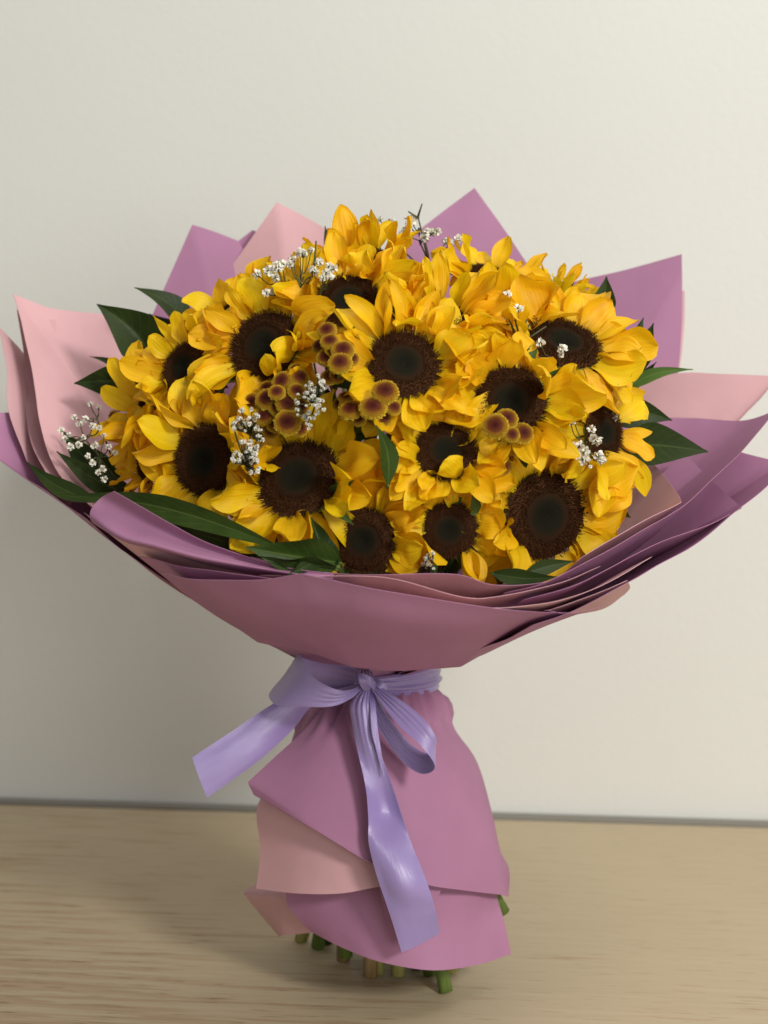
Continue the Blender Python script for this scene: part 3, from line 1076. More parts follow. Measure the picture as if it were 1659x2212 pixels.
def sunflower(px, py, rd, nx, ny, label, dY=0.0, cup=28, n_out=17, n_in=13, plen=1.0, over=(), skip=None, seed=0, spread=18, foot=None, droop=0.0):
    r = random.Random(1000 + seed)
    Y = domeY(px, py) + dY
    c, n, e1, e2 = frame(px, py, Y, nx, ny)
    rad = rd / F * (c.y - CAM.y)
    root = thing('sunflower', label, 'sunflower', c, 'sunflowers in the bouquet')
    D = Matrix((e1, e2, n)).transposed().to_4x4()
    rot = Matrix.Rotation(r.uniform(0, 6.28), 4, 'Z')
    S = Matrix.Scale(rad, 4)
    d = link('flower_disc', DISC_ME, root, D @ rot @ S)
    fl = link('disc_florets', FLORETS[seed % 3], d)
    tag(fl, kind='stuff')
    link('receptacle', RECEPT, root, D @ S)

    def put(th, el, L, Wd, base_r, roll, yaw, me, nm, dz=0.0, test=True):
        ro = e1 * math.cos(th) + e2 * math.sin(th)
        X = ro * math.cos(el) + n * math.sin(el)
        Z = -ro * math.sin(el) + n * math.cos(el)
        Yv = Z.cross(X)
        B = Matrix((X, Yv, Z)).transposed().to_4x4()
        B = B @ Matrix.Rotation(yaw, 4, 'Z') @ Matrix.Rotation(roll, 4, 'X') @ Matrix.Diagonal((L, Wd, (L + Wd) / 2, 1))
        M = Matrix.Translation(ro * base_r * rad + n * dz * rad) @ B
        if test and hides_disc([M @ me.vertices[i].co + c for i in range(27, len(me.vertices), 8)], 0.86 if len(me.vertices) > 60 else 0.7):
            return False
        link(nm, me, root, M)
        return True

    for layer, cnt, el0, ln, br, dz in ((0, n_out, cup - 16, 1.62, 0.96, -0.05), (1, n_in, cup + 12, 1.38, 0.97, 0.0)):
        off = r.uniform(0, 6.28)
        for k in range(cnt):
            th = off + 2 * math.pi * (k + r.uniform(-0.3, 0.3)) / cnt
            if skip and any(abs((math.degrees(th) - a0 + 180) % 360 - 180) < w0 for a0, w0 in skip):
                continue
            el = R(el0 - droop * max(0, -math.sin(th)) + r.gauss(0, spread))
            el = min(R(66 if cup < 45 else 80), max(R(-40), el))
            src = OPEN_PETALS if el > R(28) and cup < 45 else PETALS
            L = rad * ln * plen * r.uniform(0.70, 1.16)
            Wd = rad * 1.66 * r.uniform(0.68, 1.22) * (1.0 if layer == 0 else 0.9)
            for k2 in range(7):
                if put(th, el, L, Wd, br, r.gauss(0, 0.28), r.gauss(0, 0.12), r.choice(src), 'petal', dz):
                    break
                el -= R(11)
                L *= 0.95
                src = OPEN_PETALS
    for (th, el, L) in over:
        put(R(th), R(el), rad * L, rad * 1.5, 1.0, r.gauss(0, 0.4), r.gauss(0, 0.15), r.choice(PETALS), 'petal', 0.08, el < 60)
    for k in range(9):
        th = 2 * math.pi * (k + r.uniform(-0.3, 0.3)) / 9
        put(th, R(r.uniform(-35, 15)), rad * r.uniform(0.9, 1.3), rad * 1.4, 1.0, r.gauss(0, 0.3), r.gauss(0, 0.2), r.choice(SEPALS), 'sepal', -0.22)
    if foot is None:
        a_ = n_fl[0] * 2.399 + 1
        q_ = 0.012 + 0.035 * math.sqrt((n_fl[0] % 20) / 20)
        ft, sm = V((AX.x + 0.005 + q_ * math.cos(a_), 0.035 + 0.8 * q_ * math.sin(a_), 0.012)), STEM
    else:
        ft, sm = FEET[foot] + V((0, -.003, 0.001)), FEET_MAT[foot]
    m = MB()
    pts = local(stem_path(c - n * rad * 0.35, n, ft), root)
    N_ = len(pts)
    m.tube(pts, [0.0042 + 0.0012 * (i / N_) for i in range(N_)], 8)
    link('stem', m.mesh('stem', sm), root)
    n_fl[0] += 1
    return root


SF = [
    (573, 748, 76, -.33, .34, 'sunflower with wide petals fanned to the upper left, below the tall pink peak', dict(foot=8, cup=24, over=((-28, 84, 0.85), (-62, 72, 0.9), (-5, 62, .9)), plen=1.05)),
    (752, 652, 68, -.05, .60, 'sunflower with its top hidden, directly under the highest sunflower', dict(foot=9, cup=36, dY=-.004, droop=75, over=((170, 80, 1.2),))),
    (872, 788, 77, .12, .42, 'sunflower with tall upright petals in the upper middle of the bouquet', dict(cup=34, foot=2, plen=1.02, dY=-.008, droop=18)),
    (1217, 745, 80, .20, .76, 'sunflower seen at a slant with two white blossoms over its disc', dict(cup=26, plen=.98, droop=60, dY=-.028)),
    (1103, 868, 77, -.12, .22, 'sunflower with a long folded petal on its right side, behind four button flowers', dict(cup=36, foot=7, dY=-.014, over=((20, 75, 1.6),))),
    (1302, 935, 58, .66, .10, 'sunflower turned sideways to the right beside the white blossoms', dict(cup=4, plen=1.32, n_in=8, dY=-.026, spread=10)),
    (445, 995, 77, -.50, .05, 'sunflower turned left with an upright oval disc, above the long leaf', dict(cup=30, foot=0)),
    (645, 1035, 89, -.20, .48, 'sunflower with curled petals falling over its wide disc, right of two white clusters', dict(cup=32, droop=32, over=((160, 118, 1.2), (150, 140, 0.9)), foot=5)),
    (963, 976, 66, .05, .42, 'smaller sunflower with one petal bent across its disc, at the very centre', dict(cup=34, over=((-65, 112, 1.0),), foot=3)),
    (787, 1166, 69, -.18, -.02, 'lowest sunflower touching the front rim of the paper', dict(cup=24, foot=4, dY=-.002, skip=((270, 40),))),
    (970, 1143, 61, .02, -.08, 'small faced sunflower between the two larger lowest ones', dict(cup=30, foot=6, dY=-.002, skip=((270, 28),))),
    (1175, 1113, 95, .42, -.05, 'sunflower with the biggest disc, low on the right', dict(cup=14, foot=1, plen=0.92, dY=.002, skip=((305, 20),), over=((22, 6, 1.15), (-4, 10, 1.2), (48, 12, 1.15), (-28, 4, 1.05), (70, 15, 1.1), (-48, 18, .78), (-64, 22, .72)))),
    (400, 795, 56, -.55, .35, 'sunflower with a half hidden disc on the upper left edge', dict(foot=10, cup=16, plen=1.1, dY=-.014)),
    (945, 690, 58, .10, .72, 'sunflower whose dark disc just shows behind the tall upright petals', dict(cup=50, plen=1.35, dY=.0)),
    (1060, 600, 50, .25, .86, 'sunflower on the top right skyline with only a dark fringe of disc', dict(foot=11, cup=14, plen=1.25, dY=.02)),
    (795, 575, 54, -.05, .72, 'highest sunflower with cupped upright petals hiding its disc', dict(cup=60, plen=1.15, dY=.0)),
    (325, 985, 55, -.85, .15, 'shaded sunflower at the far left behind the lacy white sprig', dict(cup=22, plen=1.1)),
    (1213, 628, 26, .45, .78, 'half open little sunflower on the right skyline', dict(cup=66, plen=1.7, n_out=9, n_in=6, dY=.03)),
    (1088, 692, 55, .10, .80, 'sunflower with broad petals hiding its disc below the single white blossom', dict(cup=56, plen=1.15, dY=.012)),
    (508, 682, 54, -.45, .75, 'sunflower with its disc hidden, on the upper left skyline', dict(cup=36, plen=1.1, dY=.01)),
    (604, 640, 42, -.25, .85, 'sunflower behind the white sprig at the foot of the pink peak', dict(cup=48, plen=1.15, dY=.03)),
    (325, 885, 50, -.75, .35, 'sunflower seen from its edge on the left below the pointed leaf', dict(cup=40, plen=1.3)),
    (1290, 850, 44, .55, .45, 'small sunflower squeezed between the slanted and the sideways ones', dict(cup=50, plen=1.2, n_out=10, n_in=7, dY=.024)),
]
# heads that face out are kept clear of their neighbours' petals
for i in (0, 2, 3, 4, 5, 6, 7, 8, 9, 10, 11):
    px, py, rd, nx, ny = SF[i][:5]
    c_, n_ = frame(px, py, domeY(px, py) + SF[i][6].get('dY', 0), nx, ny)[:2]
    OPEN_DISCS.append((c_ + n_ * 0.003, n_, rd / F * (c_.y - CAM.y)))
for i, (px, py, rd, nx, ny, lab, kw_) in enumerate(SF):
    sunflower(px, py, rd, nx, ny, lab, seed=i, **kw_)


# ------------------------------------------------------------------ button chrysanthemums
def pompon_mesh(seed):
    r = random.Random(seed)
    m = MB()
    n = 190
    ga = math.pi * (3 - math.sqrt(5))
    # body
    vs_, fs, ring = [], [], []
    nr, na = 8, 18
    for j in range(nr + 1):
        ph = R(112) * j / nr
        for k in range(na):
            a_ = 2 * math.pi * k / na
            vs_.append((0.9 * math.sin(ph) * math.cos(a_), 0.9 * math.sin(ph) * math.sin(a_), 0.34 * math.cos(ph)))
            ring.append(min(1, max(0.01, j / nr)))
    for j in range(nr):
        for k in range(na):
            fs.append((j * na + k, (j + 1) * na + k, (j + 1) * na + (k + 1) % na, j * na + (k + 1) % na))
    m.add(vs_, fs, ring)
    for k in range(n):
        q_ = (k + 0.5) / n
        ph = math.acos(1 - 1.36 * q_)
        a_ = k * ga
        d = V((math.sin(ph) * math.cos(a_), math.sin(ph) * math.sin(a_), math.cos(ph)))
        b = V((0.84 * d.x, 0.84 * d.y, 0.32 * d.z))
        nrm = V((d.x / 0.9, d.y / 0.9, d.z / 0.42)).normalized()
        h = 0.08 + 0.22 * (ph / 1.9) * r.uniform(0.65, 1.3)
        wd_ = 0.030 + 0.060 * (ph / 1.9) * r.uniform(.8, 1.2)
        t1 = nrm.orthogonal().normalized()
        t2 = nrm.cross(t1)
        up = b + nrm * h
        vs_ = [b + t1 * wd_ * .6, b + t2 * wd_ * .6, b - t1 * wd_ * .6, b - t2 * wd_ * .6,
               up + t1 * wd_, up + t2 * wd_, up - t1 * wd_, up - t2 * wd_, up - nrm * wd_ * 0.9]
        fs = [(0, 1, 5, 4), (1, 2, 6, 5), (2, 3, 7, 6), (3, 0, 4, 7), (4, 5, 8), (5, 6, 8), (6, 7, 8), (7, 4, 8)]
        g = min(1, max(0.01, ph / 1.65 + r.uniform(-0.06, 0.06)))
        m.add(vs_, fs, [g * 0.8] * 4 + [g] * 4 + [max(.01, g * 0.8)])
    return m.mesh('flower_head', POMPON, smooth=False)


POMS = [pompon_mesh(s) for s in (5, 6, 7)]


def spray(label, heads, node, group='sprays of button chrysanthemums'):
    """heads: (px, py, radius px, nx, ny, depth offset); node: where the little stalks meet"""
    nb = at(node[0], node[1], domeY(node[0], node[1]) + node[2])
    root = thing('chrysanthemum_spray', label, 'chrysanthemum', nb, group)
    m = MB()
    for i, (px, py, rd, nx, ny, dY) in enumerate(heads):
        c, n, e1, e2 = frame(px, py, domeY(px, py) + dY, nx, ny)
        rad = 0.74 * rd / F * (c.y - CAM.y)
        D = Matrix((e1, e2, n)).transposed().to_4x4()
        link('flower_head', POMS[i % 3], root, Matrix.Translation(c - nb) @ D @ Matrix.Rotation(i * 1.3, 4, 'Z') @ Matrix.Scale(rad, 4))
        m.tube(local(hermite([c - n * rad * 0.1, c - n * rad * 1.1, nb.lerp(c, 0.3), nb], 4), root), 0.0011, 6)
    a_ = len(heads) * 1.7 + px * 0.01
    nk = V((AX.x + 0.02 * math.cos(a_), 0.02 * math.sin(a_), 0.232))
    m.tube(local(hermite([nb, nb.lerp(nk, 0.4) + V((0, 0.012, 0)), nk, nk + V((0.004, 0.004, -0.12))], 5), root), 0.0016, 6)
    link('stem', m.mesh('stem', STEM), root)


spray('spray of brownish button flowers standing between the two upper left sunflowers',
      [(741, 757, 32, 0, .62, -.044), (735, 785, 33, -.05, .6, -.052), (706, 714, 27, -.1, .6, -.044), (712, 738, 26, 0, .7, -.044), (758, 730, 24, .1, .7, -.03), (704, 772, 27, -.2, .5, -.036), (712, 815, 24, 0, .5, -.02), (690, 748, 22, -.3, .5, -.03), (722, 762, 26, -.1, .7, -.03), (760, 775, 22, .2, .5, -.03), (728, 812, 22, .1, .3, -.02)], (720, 850, .03))
spray('dense spray of dull orange button flowers left of the sparkling white cluster',
      [(610, 824, 30, -.3, .5, -.02), (647, 815, 26, .2, .5, -.016), (577, 862, 33, -.2, .55, -.022), (620, 872, 32, .15, .45, -.022), (572, 897, 30, -.15, .35, -.02), (621, 913, 37, .05, .35, -.028), (545, 868, 26, -.3, .4, -.012), (540, 895, 24, -.3, .3, -.01), (585, 930, 24, 0, .2, -.01), (598, 848, 24, 0, .6, -.03), (640, 845, 24, .2, .5, -.022), (560, 915, 26, -.2, .3, -.014), (600, 880, 26, 0, .5, -.02), (650, 878, 24, .3, .4, -.012), (595, 915, 26, 0, .4, -.016), (640, 800, 22, .2, .6, -.01), (575, 838, 22, -.3, .6, -.01), (648, 925, 24, .3, .2, -.012), (555, 940, 22, -.2, .2, -.008)], (600, 950, .04))
spray('spray of six yellow rimmed button flowers before the tall upright petals',
      [(832, 847, 38, .02, .62, -.032), (806, 881, 38, 0, .66, -.034), (757, 886, 33, -.05, .72, -.028), (747, 858, 22, -.1, .8, -.018), (776, 863, 25, 0, .8, -.02), (800, 905, 22, .1, .6, -.012), (850, 880, 24, .3, .5, -.02), (775, 905, 22, -.1, .5, -.018), (828, 905, 24, .1, .5, -.014), (780, 842, 22, 0, .8, -.012), (735, 872, 22, -.3, .6, -.012)], (800, 960, .05))
spray('bright spray of four yellow button flowers in front of the folded petal sunflower',
      [(1070, 921, 37, -.12, .42, -.04), (1095, 905, 31, .1, .5, -.034), (1130, 936, 30, .25, .35, -.036), (1106, 939, 22, .1, .35, -.046)], (1090, 985, .02))
spray('loose spray of three small button flowers under the slanted sunflower',
      [(1222, 790, 24, .2, .5, -.024), (1251, 818, 27, .3, .35, -.024), (1187, 772, 24, .0, .7, -.02)], (1240, 870, .03))
tag_ = spray('lone button flower peeping above the biggest low sunflower',
             [(1088, 1008, 24, .1, .2, -.018)], (1085, 1060, .03))
spray('two faded button flowers at the left rim of the flowers', [(262, 868, 26, -.6, .2, -.04), (248, 905, 24, -.7, -.1, -.035)], (330, 960, .04))

# ------------------------------------------------------------------ white gypsophila
def blossom_mesh(seed, mtl):
    r = random.Random(seed)
    m = MB()
    n = 26
    for k in range(n):
        q_ = (k + 0.5) / n
        ph = math.acos(1 - 1.65 * q_)
        a_ = k * 2.4 + r.uniform(-0.3, 0.3)
        d = V((math.sin(ph) * math.cos(a_), math.sin(ph) * math.sin(a_), math.cos(ph)))
        t1 = d.cross(V((r.uniform(-1, 1), r.uniform(-1, 1), r.uniform(-1, 1)))).normalized()
        t2 = d.cross(t1)
        b = d * 0.35
        w_, h = r.uniform(0.26, 0.38), r.uniform(0.35, 0.68)
        vs_ = [b - t1 * w_ * .5, b + t1 * w_ * .5, b + d * h * .6 + t1 * w_ + t2 * .1, b + d * h + t1 * w_ * .35 + t2 * .25,
               b + d * h * .95 - t1 * w_ * .35 + t2 * .25, b + d * h * .6 - t1 * w_ + t2 * .1]
        m.add(vs_, [(0, 1, 2, 5), (5, 2, 3, 4)])
    # a tiny green cup
    c = []
    for j, (r_, z) in enumerate(((0.12, -0.75), (0.32, -0.45), (0.38, 0.0))):
        for k in range(6):
            c.append((r_ * math.cos(k * 1.047), r_ * math.sin(k * 1.047), z))
    m.add(c, [(j * 6 + k, j * 6 + (k + 1) % 6, (j + 1) * 6 + (k + 1) % 6, (j + 1) * 6 + k) for j in range(2) for k in range(6)], mi=1)
    return m.mesh('blossom', [mtl, TWIG])


BLOS = [blossom_mesh(s, WHITE) for s in (1, 2, 3, 4)]
BLOS_OLD = [blossom_mesh(s, DRIED) for s in (8, 9)]


def sprig(label, node, heads, mid=None, bare=(), dy=0.0):
    """node: (px, py, Y) where the sprig branches; heads: (px, py, Y, radius px[, dried])"""
    mv = lambda p: (p[0], p[1], p[2] + dy) + tuple(p[3:])
    heads = [mv(h) for h in heads]
    mid = [mv(j) for j in (mid or [])]
    bare = [(mv(a), mv(b)) for a, b in bare]
    nb = at(*node)
    root = thing('babys_breath_sprig', label, "baby's breath", nb, "white baby's breath sprigs")
    r = random.Random(int(node[0] * 7 + node[1]))
    m = MB()
    joints = [at(*j) for j in (mid or [])]
    for j in joints:
        m.tube(local(hermite([nb, nb.lerp(j, .5) + V((r.uniform(-.002, .002), 0, .001)), j], 4), root), [0.0008 - 0.00003 * i for i in range(9)], 5)
    for i, h in enumerate(heads):
        c = at(*h[:3])
        rad = h[3] / F * (c.y - CAM.y)
        src = min(joints + [nb], key=lambda q_: (q_ - c).length)
        d = ((c - src).normalized() + V((0, -0.5, 0.6))).normalized()
        t1 = d.orthogonal().normalized()
        D = Matrix((t1, d.cross(t1), d)).transposed().to_4x4()
        old = len(h) > 4
        link('blossom', (BLOS_OLD if old else BLOS)[i % (2 if old else 4)], root,
             Matrix.Translation(c - nb) @ D @ Matrix.Rotation(r.uniform(0, 6), 4, 'Z') @ Matrix.Scale(rad, 4))
        m.tube(local(hermite([c - d * rad * .6, c - d * rad * 2 + (src - c) * .15, src.lerp(c, .35), src], 3), root), 0.00045, 4)
    for (a, b) in bare:
        m.tube(local([at(*a), at(*b)], root), [0.0009, 0.0005], 5)
    nk = V((AX.x + 0.015 * r.uniform(-1, 1), 0.015 * r.uniform(-1, 1), 0.232))
    m.tube(local(hermite([nb, nb.lerp(nk, 0.5) + V((0, 0.015, -0.01)), nk, nk + V((0, 0, -0.1))], 5), root), 0.0009, 5)
    link('stem', m.mesh('stem', TWIG), root)


def cloud(cx, cy, Y, w_, h, n, r0, r1, seed, dried=0.0):
    r = random.Random(seed)
    n, r0, r1, w_, h = int(n * 1.35), r0 * 0.72, r1 * 0.8, w_ * 1.12, h * 1.1
    out = []
    while len(out) < n:
        x, y = r.uniform(-1, 1), r.uniform(-1, 1)
        if x * x + y * y < 1:
            t = (cx + x * w_, cy + y * h, Y + r.uniform(-.012, .012), r.uniform(r0, r1))
            out.append(t + (1,) if r.random() < dried else t)
    return out


sprig('lacy white sprig fanned over the shaded paper at the far left', (262, 1055, -.04),
      [(132, 930, -.07, 9), (140, 948, -.07, 9), (160, 902, -.06, 8), (172, 915, -.07, 9), (185, 905, -.06, 9), (200, 920, -.07, 9), (215, 925, -.075, 8),
       (195, 872, -.05, 7), (213, 880, -.05, 8), (152, 965, -.08, 10), (170, 960, -.08, 9), (205, 962, -.085, 10), (190, 985, -.09, 8), (200, 1000, -.09, 9),
       (222, 1012, -.09, 9), (225, 1035, -.09, 9), (235, 965, -.09, 8), (248, 978, -.09, 8), (180, 945, -.075, 7), (212, 1020, -.095, 8), (150, 940, -.07, 7), (225, 940, -.08, 6)],
      mid=[(185, 950, -.065), (210, 905, -.055), (215, 990, -.08)])
sprig('white sprig with many rounded blossoms at the foot of the pink peak', (660, 680, -.02),
      [(556, 592, -.03, 12), (580, 585, -.035, 14), (600, 577, -.035, 15), (610, 572, -.03, 14), (596, 600, -.035, 12), (632, 560, -.03, 12), (628, 572, -.03, 11), (655, 548, -.03, 13), (672, 540, -.02, 9),
       (648, 545, -.025, 13), (690, 567, -.03, 12), (678, 585, -.035, 14), (705, 590, -.04, 13), (712, 598, -.04, 12), (720, 580, -.035, 10), (698, 600, -.04, 10), (575, 632, -.04, 11), (600, 620, -.03, 12), (592, 630, -.03, 10), (712, 575, -.035, 11)],
      mid=[(650, 620, -.03), (620, 625, -.025), (690, 640, -.03)], bare=(((678, 590, -.03), (683, 520, -.03)),), dy=-.098)
sprig('tall white sprig with a bare forked twig on the skyline beside the topmost mauve peak', (930, 600, .0),
      [(888, 478, .0, 16), (884, 488, -.005, 12), (874, 497, .0, 9), (868, 506, .0, 9), (922, 500, .0, 10), (935, 502, .0, 11), (945, 500, .0, 10), (918, 513, -.005, 12), (962, 522, .0, 11), (972, 525, .0, 12), (990, 516, .0, 11), (788, 479, .05, 13), (822, 474, .05, 8), (845, 476, .05, 8)], dy=-.03,
      mid=[(912, 500, .0), (905, 520, .0), (945, 545, .0), (850, 520, .04)], bare=(((925, 560, -.002), (903, 468, -.002)), ((903, 468, -.002), (912, 440, -.004)), ((905, 472, -.002), (882, 457, -.004))))
sprig('two single white blossoms on thin stalks over the broad petals at upper right', (1130, 760, -.06),
      [(1095, 637, -.10, 12), (1120, 667, -.105, 13), (1088, 690, -.10, 6)], mid=[(1115, 710, -.085)],
      bare=(((1128, 745, -.1), (1112, 690, -.105)), ((1130, 745, -.1), (1137, 690, -.105)), ((1135, 715, -.103), (1144, 700, -.105)), ((1112, 720, -.1), (1100, 690, -.102)), ((1128, 740, -.1), (1180, 705, -.1))), dy=-.032)
sprig('two white blossoms lying on the slanted disc at upper right', (1230, 830, -.04),
      [(1167, 741, -.085, 13), (1215, 754, -.085, 13), (1212, 766, -.085, 8), (1060, 730, -.09, 5)], mid=[(1205, 790, -.07)], dy=-.068)
sprig('white sprig of big blossoms clustered above the biggest low sunflower', (1265, 1010, -.06),
      [(1296, 860, -.07, 15), (1280, 868, -.07, 7), (1325, 902, -.07, 12), (1250, 848, -.075, 9), (1232, 912, -.11, 13), (1240, 900, -.11, 11), (1278, 928, -.10, 11), (1287, 950, -.10, 16), (1252, 965, -.12, 15), (1235, 965, -.12, 13), (1262, 975, -.12, 15), (1220, 972, -.12, 12), (1262, 995, -.12, 15), (1248, 985, -.12, 11), (1292, 985, -.11, 14), (1300, 995, -.11, 12), (1215, 978, -.12, 9), (1275, 1008, -.115, 5)],
      mid=[(1262, 970, -.095), (1275, 925, -.085), (1290, 890, -.06)], dy=-.045)
sprig('sparkling white cluster in the dark gap at the centre of the bouquet', (672, 960, -.10),
      cloud(682, 838, -.155, 20, 26, 22, 5, 8, 3) + cloud(664, 875, -.155, 34, 26, 26, 5, 8, 4) + cloud(668, 912, -.15, 12, 14, 7, 4, 6, 5),
      mid=[(682, 870, -.14), (660, 900, -.14)], dy=-.045)
sprig('white cluster beside the curled petals with a darker half open top', (545, 1060, -.10),
      cloud(528, 978, -.185, 28, 24, 30, 5, 9, 6) + cloud(545, 1008, -.185, 14, 20, 9, 5, 8, 7) +
      cloud(520, 916, -.175, 18, 18, 14, 5, 8, 8, .4) + cloud(552, 912, -.17, 18, 16, 10, 5, 8, 9, .3) + cloud(562, 945, -.172, 8, 16, 6, 5, 7, 10) + [(522, 886, -.165, 8), (543, 884, -.165, 6)],
      mid=[(530, 1005, -.165), (540, 940, -.155)], dy=-.022)
sprig('small wilted white tuft between the lowest sunflowers at the front rim', (926, 1262, -.15),
      cloud(928, 1214, -.185, 14, 20, 16, 5, 7, 12, .4), dy=-.012)


# ------------------------------------------------------------------ leaves
def leaf_mesh(base, tip, width, roll=0.0, bend=0.0, sideb=0.0, wave=0.0, mtl=None, fold=0.25, widest=0.42, seed=0):
    """a leaf from base to tip (local points); bend lifts its middle, roll turns it about its rib"""
    r = random.Random(seed)
    ax = tip - base
    L = ax.length
    X = ax / L
    view = V((0, -1, 0.15)).normalized()
    Z = (view - X * view.dot(X)).normalized()
    Yv = Z.cross(X)
    Q = Matrix.Rotation(roll, 3, X)
    Z, Yv = Q @ Z, Q @ Yv
    nu, nv = 10, 18
    p0 = r.uniform(0, 6)
    m = MB()
    vs_, uv, fs = [], [], []
    for j in range(nv + 1):
        v = j / nv
        if v < widest:
            h = math.sin(0.5 * math.pi * v / widest) ** 0.85
        else:
            t = (v - widest) / (1 - widest)
            h = (1 - t ** 1.6) * (1 - 0.35 * t) if t < 1 else 0
        half = max(width * 0.5 * h, 0.0004)
        c = base + X * (L * v) + Z * (bend * L * math.sin(math.pi * v)) + Yv * (sideb * L * math.sin(math.pi * v))
        for k in range(nu + 1):
            u = -1 + 2 * k / nu
            z = fold * half * abs(u) ** 1.2 + wave * width * math.sin(9 * v + p0 + (2 if u > 0 else 0)) * abs(u) ** 2 * math.sin(math.pi * v)
            vs_.append(c + Yv * (half * u * (1 - 0.12 * fold)) + Z * z)
            uv.append((v, (u + 1) / 2))
    n1 = nu + 1
    for j in range(nv):
        for k in range(nu):
            fs.append((j * n1 + k, j * n1 + k + 1, (j + 1) * n1 + k + 1, (j + 1) * n1 + k))
    m.add(vs_, fs, uv=uv)
    return m.mesh('leaf', mtl or LEAF)


n_leaf = [0]


def branch(label, leaves, root_at=None, mtl=None):
    """leaves: (base, tip, width px, options)"""
    b0 = at(*(root_at or leaves[0][0]))
    root = thing('leafy_branch', label, 'leafy branch', b0, 'dark green leaf sprays')
    m = MB()
    for (b, t, w_, o) in leaves:
        bp, tp = at(*b), at(*t)
        wd_ = w_ / F * ((bp.y + tp.y) / 2 - CAM.y)
        n_leaf[0] += 1
        link('leaf', leaf_mesh(bp - b0, tp - b0, wd_, seed=n_leaf[0], **{'mtl': mtl, **o}), root)
        m.tube(local(hermite([bp + (tp - bp) * 0.02, bp.lerp(b0, .5), b0 + V((0, .004, -.004))], 3), root), 0.0011, 5)
    a_ = n_leaf[0] * 1.3
    nk = V((AX.x + 0.026 * math.cos(a_), 0.026 * math.sin(a_), 0.232))
    m.tube(local(hermite([b0 + V((0, .004, -.004)), b0.lerp(nk, 0.4) + V((0, .01, -.012)), nk, nk + V((0, 0, -.1))], 5), root), 0.0015, 6)
    link('twig', m.mesh('twig', STEM), root)


branch('upright pair of dark leaves at upper left in front of the square mauve corner',
       [((420, 735, .03), (290, 621, .02), 62, dict(bend=.10, sideb=-.10, roll=.5)),
        ((440, 760, .04), (322, 678, .05), 60, dict(roll=-.3))], (450, 800, .05))
branch('broad dark leaf pointing up left over the large pink sheet',
       [((350, 810, .0), (209, 657, -.01), 118, dict(bend=.05, sideb=-.08, fold=.45, roll=.15, widest=.45))], (380, 850, .02))
branch('small curled leaf and pointed leaf side by side at left over the pink sheet',
       [((285, 815, .01), (193, 770, .02), 26, dict(bend=.1, roll=.7)),
        ((330, 835, -.02), (160, 828, -.03), 78, dict(bend=.04, sideb=-.05, roll=-.2, widest=.5)),
        ((300, 800, .02), (268, 778, .025), 14, dict())], (350, 860, .0))
branch('dark leaves half hidden behind the lacy white sprig',
       [((300, 1075, -.06), (122, 975, -.055), 60, dict(roll=.3, sideb=.06)),
        ((270, 1060, -.05), (135, 930, -.04), 84, dict(roll=-.2, sideb=.05))], (320, 1090, -.05))
branch('long leaf trailing along the lower left above the rolled mauve end',
       [((215, 1085, -.115), (58, 998, -.075), 44, dict(sideb=.06, roll=.2, mtl=LEAF)),
        ((610, 1185, -.195), (136, 1070, -.115), 58, dict(bend=.04, sideb=-.045, fold=.3, widest=.5, roll=-.1, mtl=LEAF_MID)),
        ((640, 1205, -.185), (330, 1110, -.15), 56, dict(roll=-.5, sideb=.04))], (630, 1200, -.16))
branch('big curled leaves bunched at the front rim left of the lowest sunflower',
       [((738, 1215, -.195), (532, 1182, -.215), 112, dict(bend=.08, fold=.55, wave=.13, roll=-.2, widest=.42, mtl=LEAF_MID)),
        ((730, 1225, -.20), (560, 1202, -.222), 46, dict(bend=.03, wave=.16, roll=-.7)),
        ((725, 1232, -.20), (672, 1118, -.19), 58, dict(bend=-.1, wave=.14, fold=.7, roll=.5)),
        ((700, 1205, -.20), (622, 1242, -.222), 40, dict(bend=.05, wave=.14))], (740, 1235, -.17))
branch('single pointed leaf on the right skyline before the square mauve corner',
       [((1290, 700, -.03), (1310, 597, -.02), 58, dict(roll=-.3, sideb=-.05))], (1275, 740, .02))
branch('pair of upright twisted leaf tips at right over the square mauve sheet',
       [((1372, 800, -.03), (1390, 686, -.02), 46, dict(roll=.4, sideb=.08)),
        ((1385, 805, -.03), (1412, 698, -.02), 50, dict(roll=-.4, sideb=.05)),
        ((1362, 835, -.01), (1418, 782, -.02), 26, dict(roll=.5))], (1350, 840, .02))
branch('narrow light green leaf arching right along the pink sheet',
       [((1340, 850, -.02), (1497, 798, -.03), 30, dict(bend=.05, sideb=.10, mtl=LEAF_LIGHT))], (1320, 870, .0))
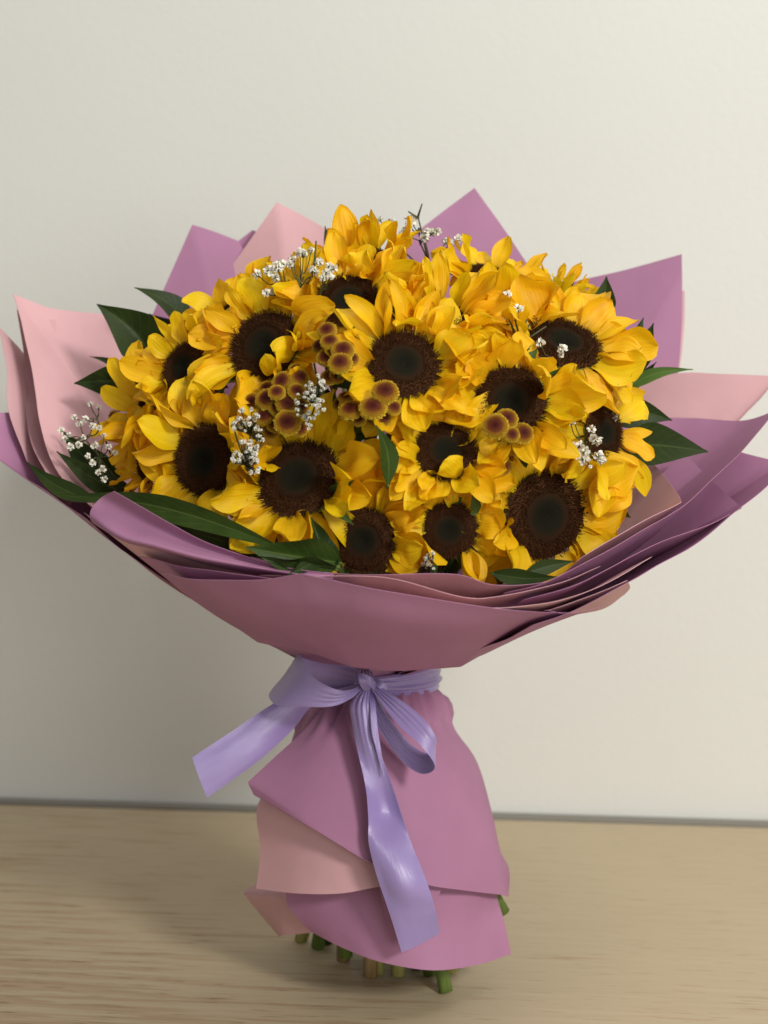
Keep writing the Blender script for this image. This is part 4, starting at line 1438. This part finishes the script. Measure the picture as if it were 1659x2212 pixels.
branch('dark leaves pointing right between the slanted and sideways sunflowers',
       [((1345, 905, -.02), (1375, 815, -.02), 56, dict(roll=.2)),
        ((1310, 905, -.04), (1452, 908, -.035), 68, dict(bend=.04, sideb=.10, roll=.15))], (1300, 915, .0))
branch('largest right hand leaf with a wide blade and pointed tip',
       [((1330, 960, -.05), (1530, 976, -.06), 100, dict(bend=.03, sideb=.02, fold=.2, widest=.4, roll=-.15))], (1310, 970, -.01))
branch('shaded leaves tucked under the sideways sunflower on the right',
       [((1310, 1010, -.06), (1335, 1105, -.09), 60, dict(roll=.3)),
        ((1315, 1090, -.10), (1362, 1118, -.11), 34, dict())], (1300, 1010, -.02))
branch('two leaves lying at the front rim below the biggest low sunflower',
       [((1060, 1238, -.185), (1205, 1246, -.190), 42, dict(fold=.3, sideb=-.05, mtl=LEAF)),
        ((1130, 1240, -.178), (1240, 1212, -.165), 36, dict(fold=.25, sideb=.02))], (1080, 1250, -.15))
branch('dark leaves down the gap at the centre of the bouquet',
       [((838, 1050, -.19), (812, 918, -.205), 50, dict(roll=.5, sideb=-.10, mtl=LEAF_MID)),
        ((815, 1060, -.12), (800, 930, -.12), 60, dict(roll=-.3)),
        ((860, 1040, -.12), (868, 930, -.12), 50, dict(roll=.2)),
        ((720, 930, -.09), (700, 830, -.11), 60, dict(roll=.4))], (830, 1090, -.08))
branch('small leaf tip rising on the skyline left of the highest sunflower',
       [((725, 560, .02), (702, 488, .02), 24, dict(sideb=.05))], (740, 620, .03))
branch('thin curled leaf tip on the skyline beside the half open little sunflower',
       [((1228, 640, .02), (1254, 582, .02), 18, dict(sideb=.15, mtl=SEPAL))], (1225, 680, .03))
branch('pale green leaf tips poking out between the lowest sunflowers',
       [((700, 1075, -.17), (765, 1038, -.185), 34, dict(mtl=SEPAL, roll=.3)),
        ((725, 1098, -.185), (764, 1134, -.20), 20, dict(mtl=SEPAL)),
        ((1030, 1110, -.17), (1022, 1062, -.19), 26, dict(mtl=SEPAL))], (850, 1130, -.1))
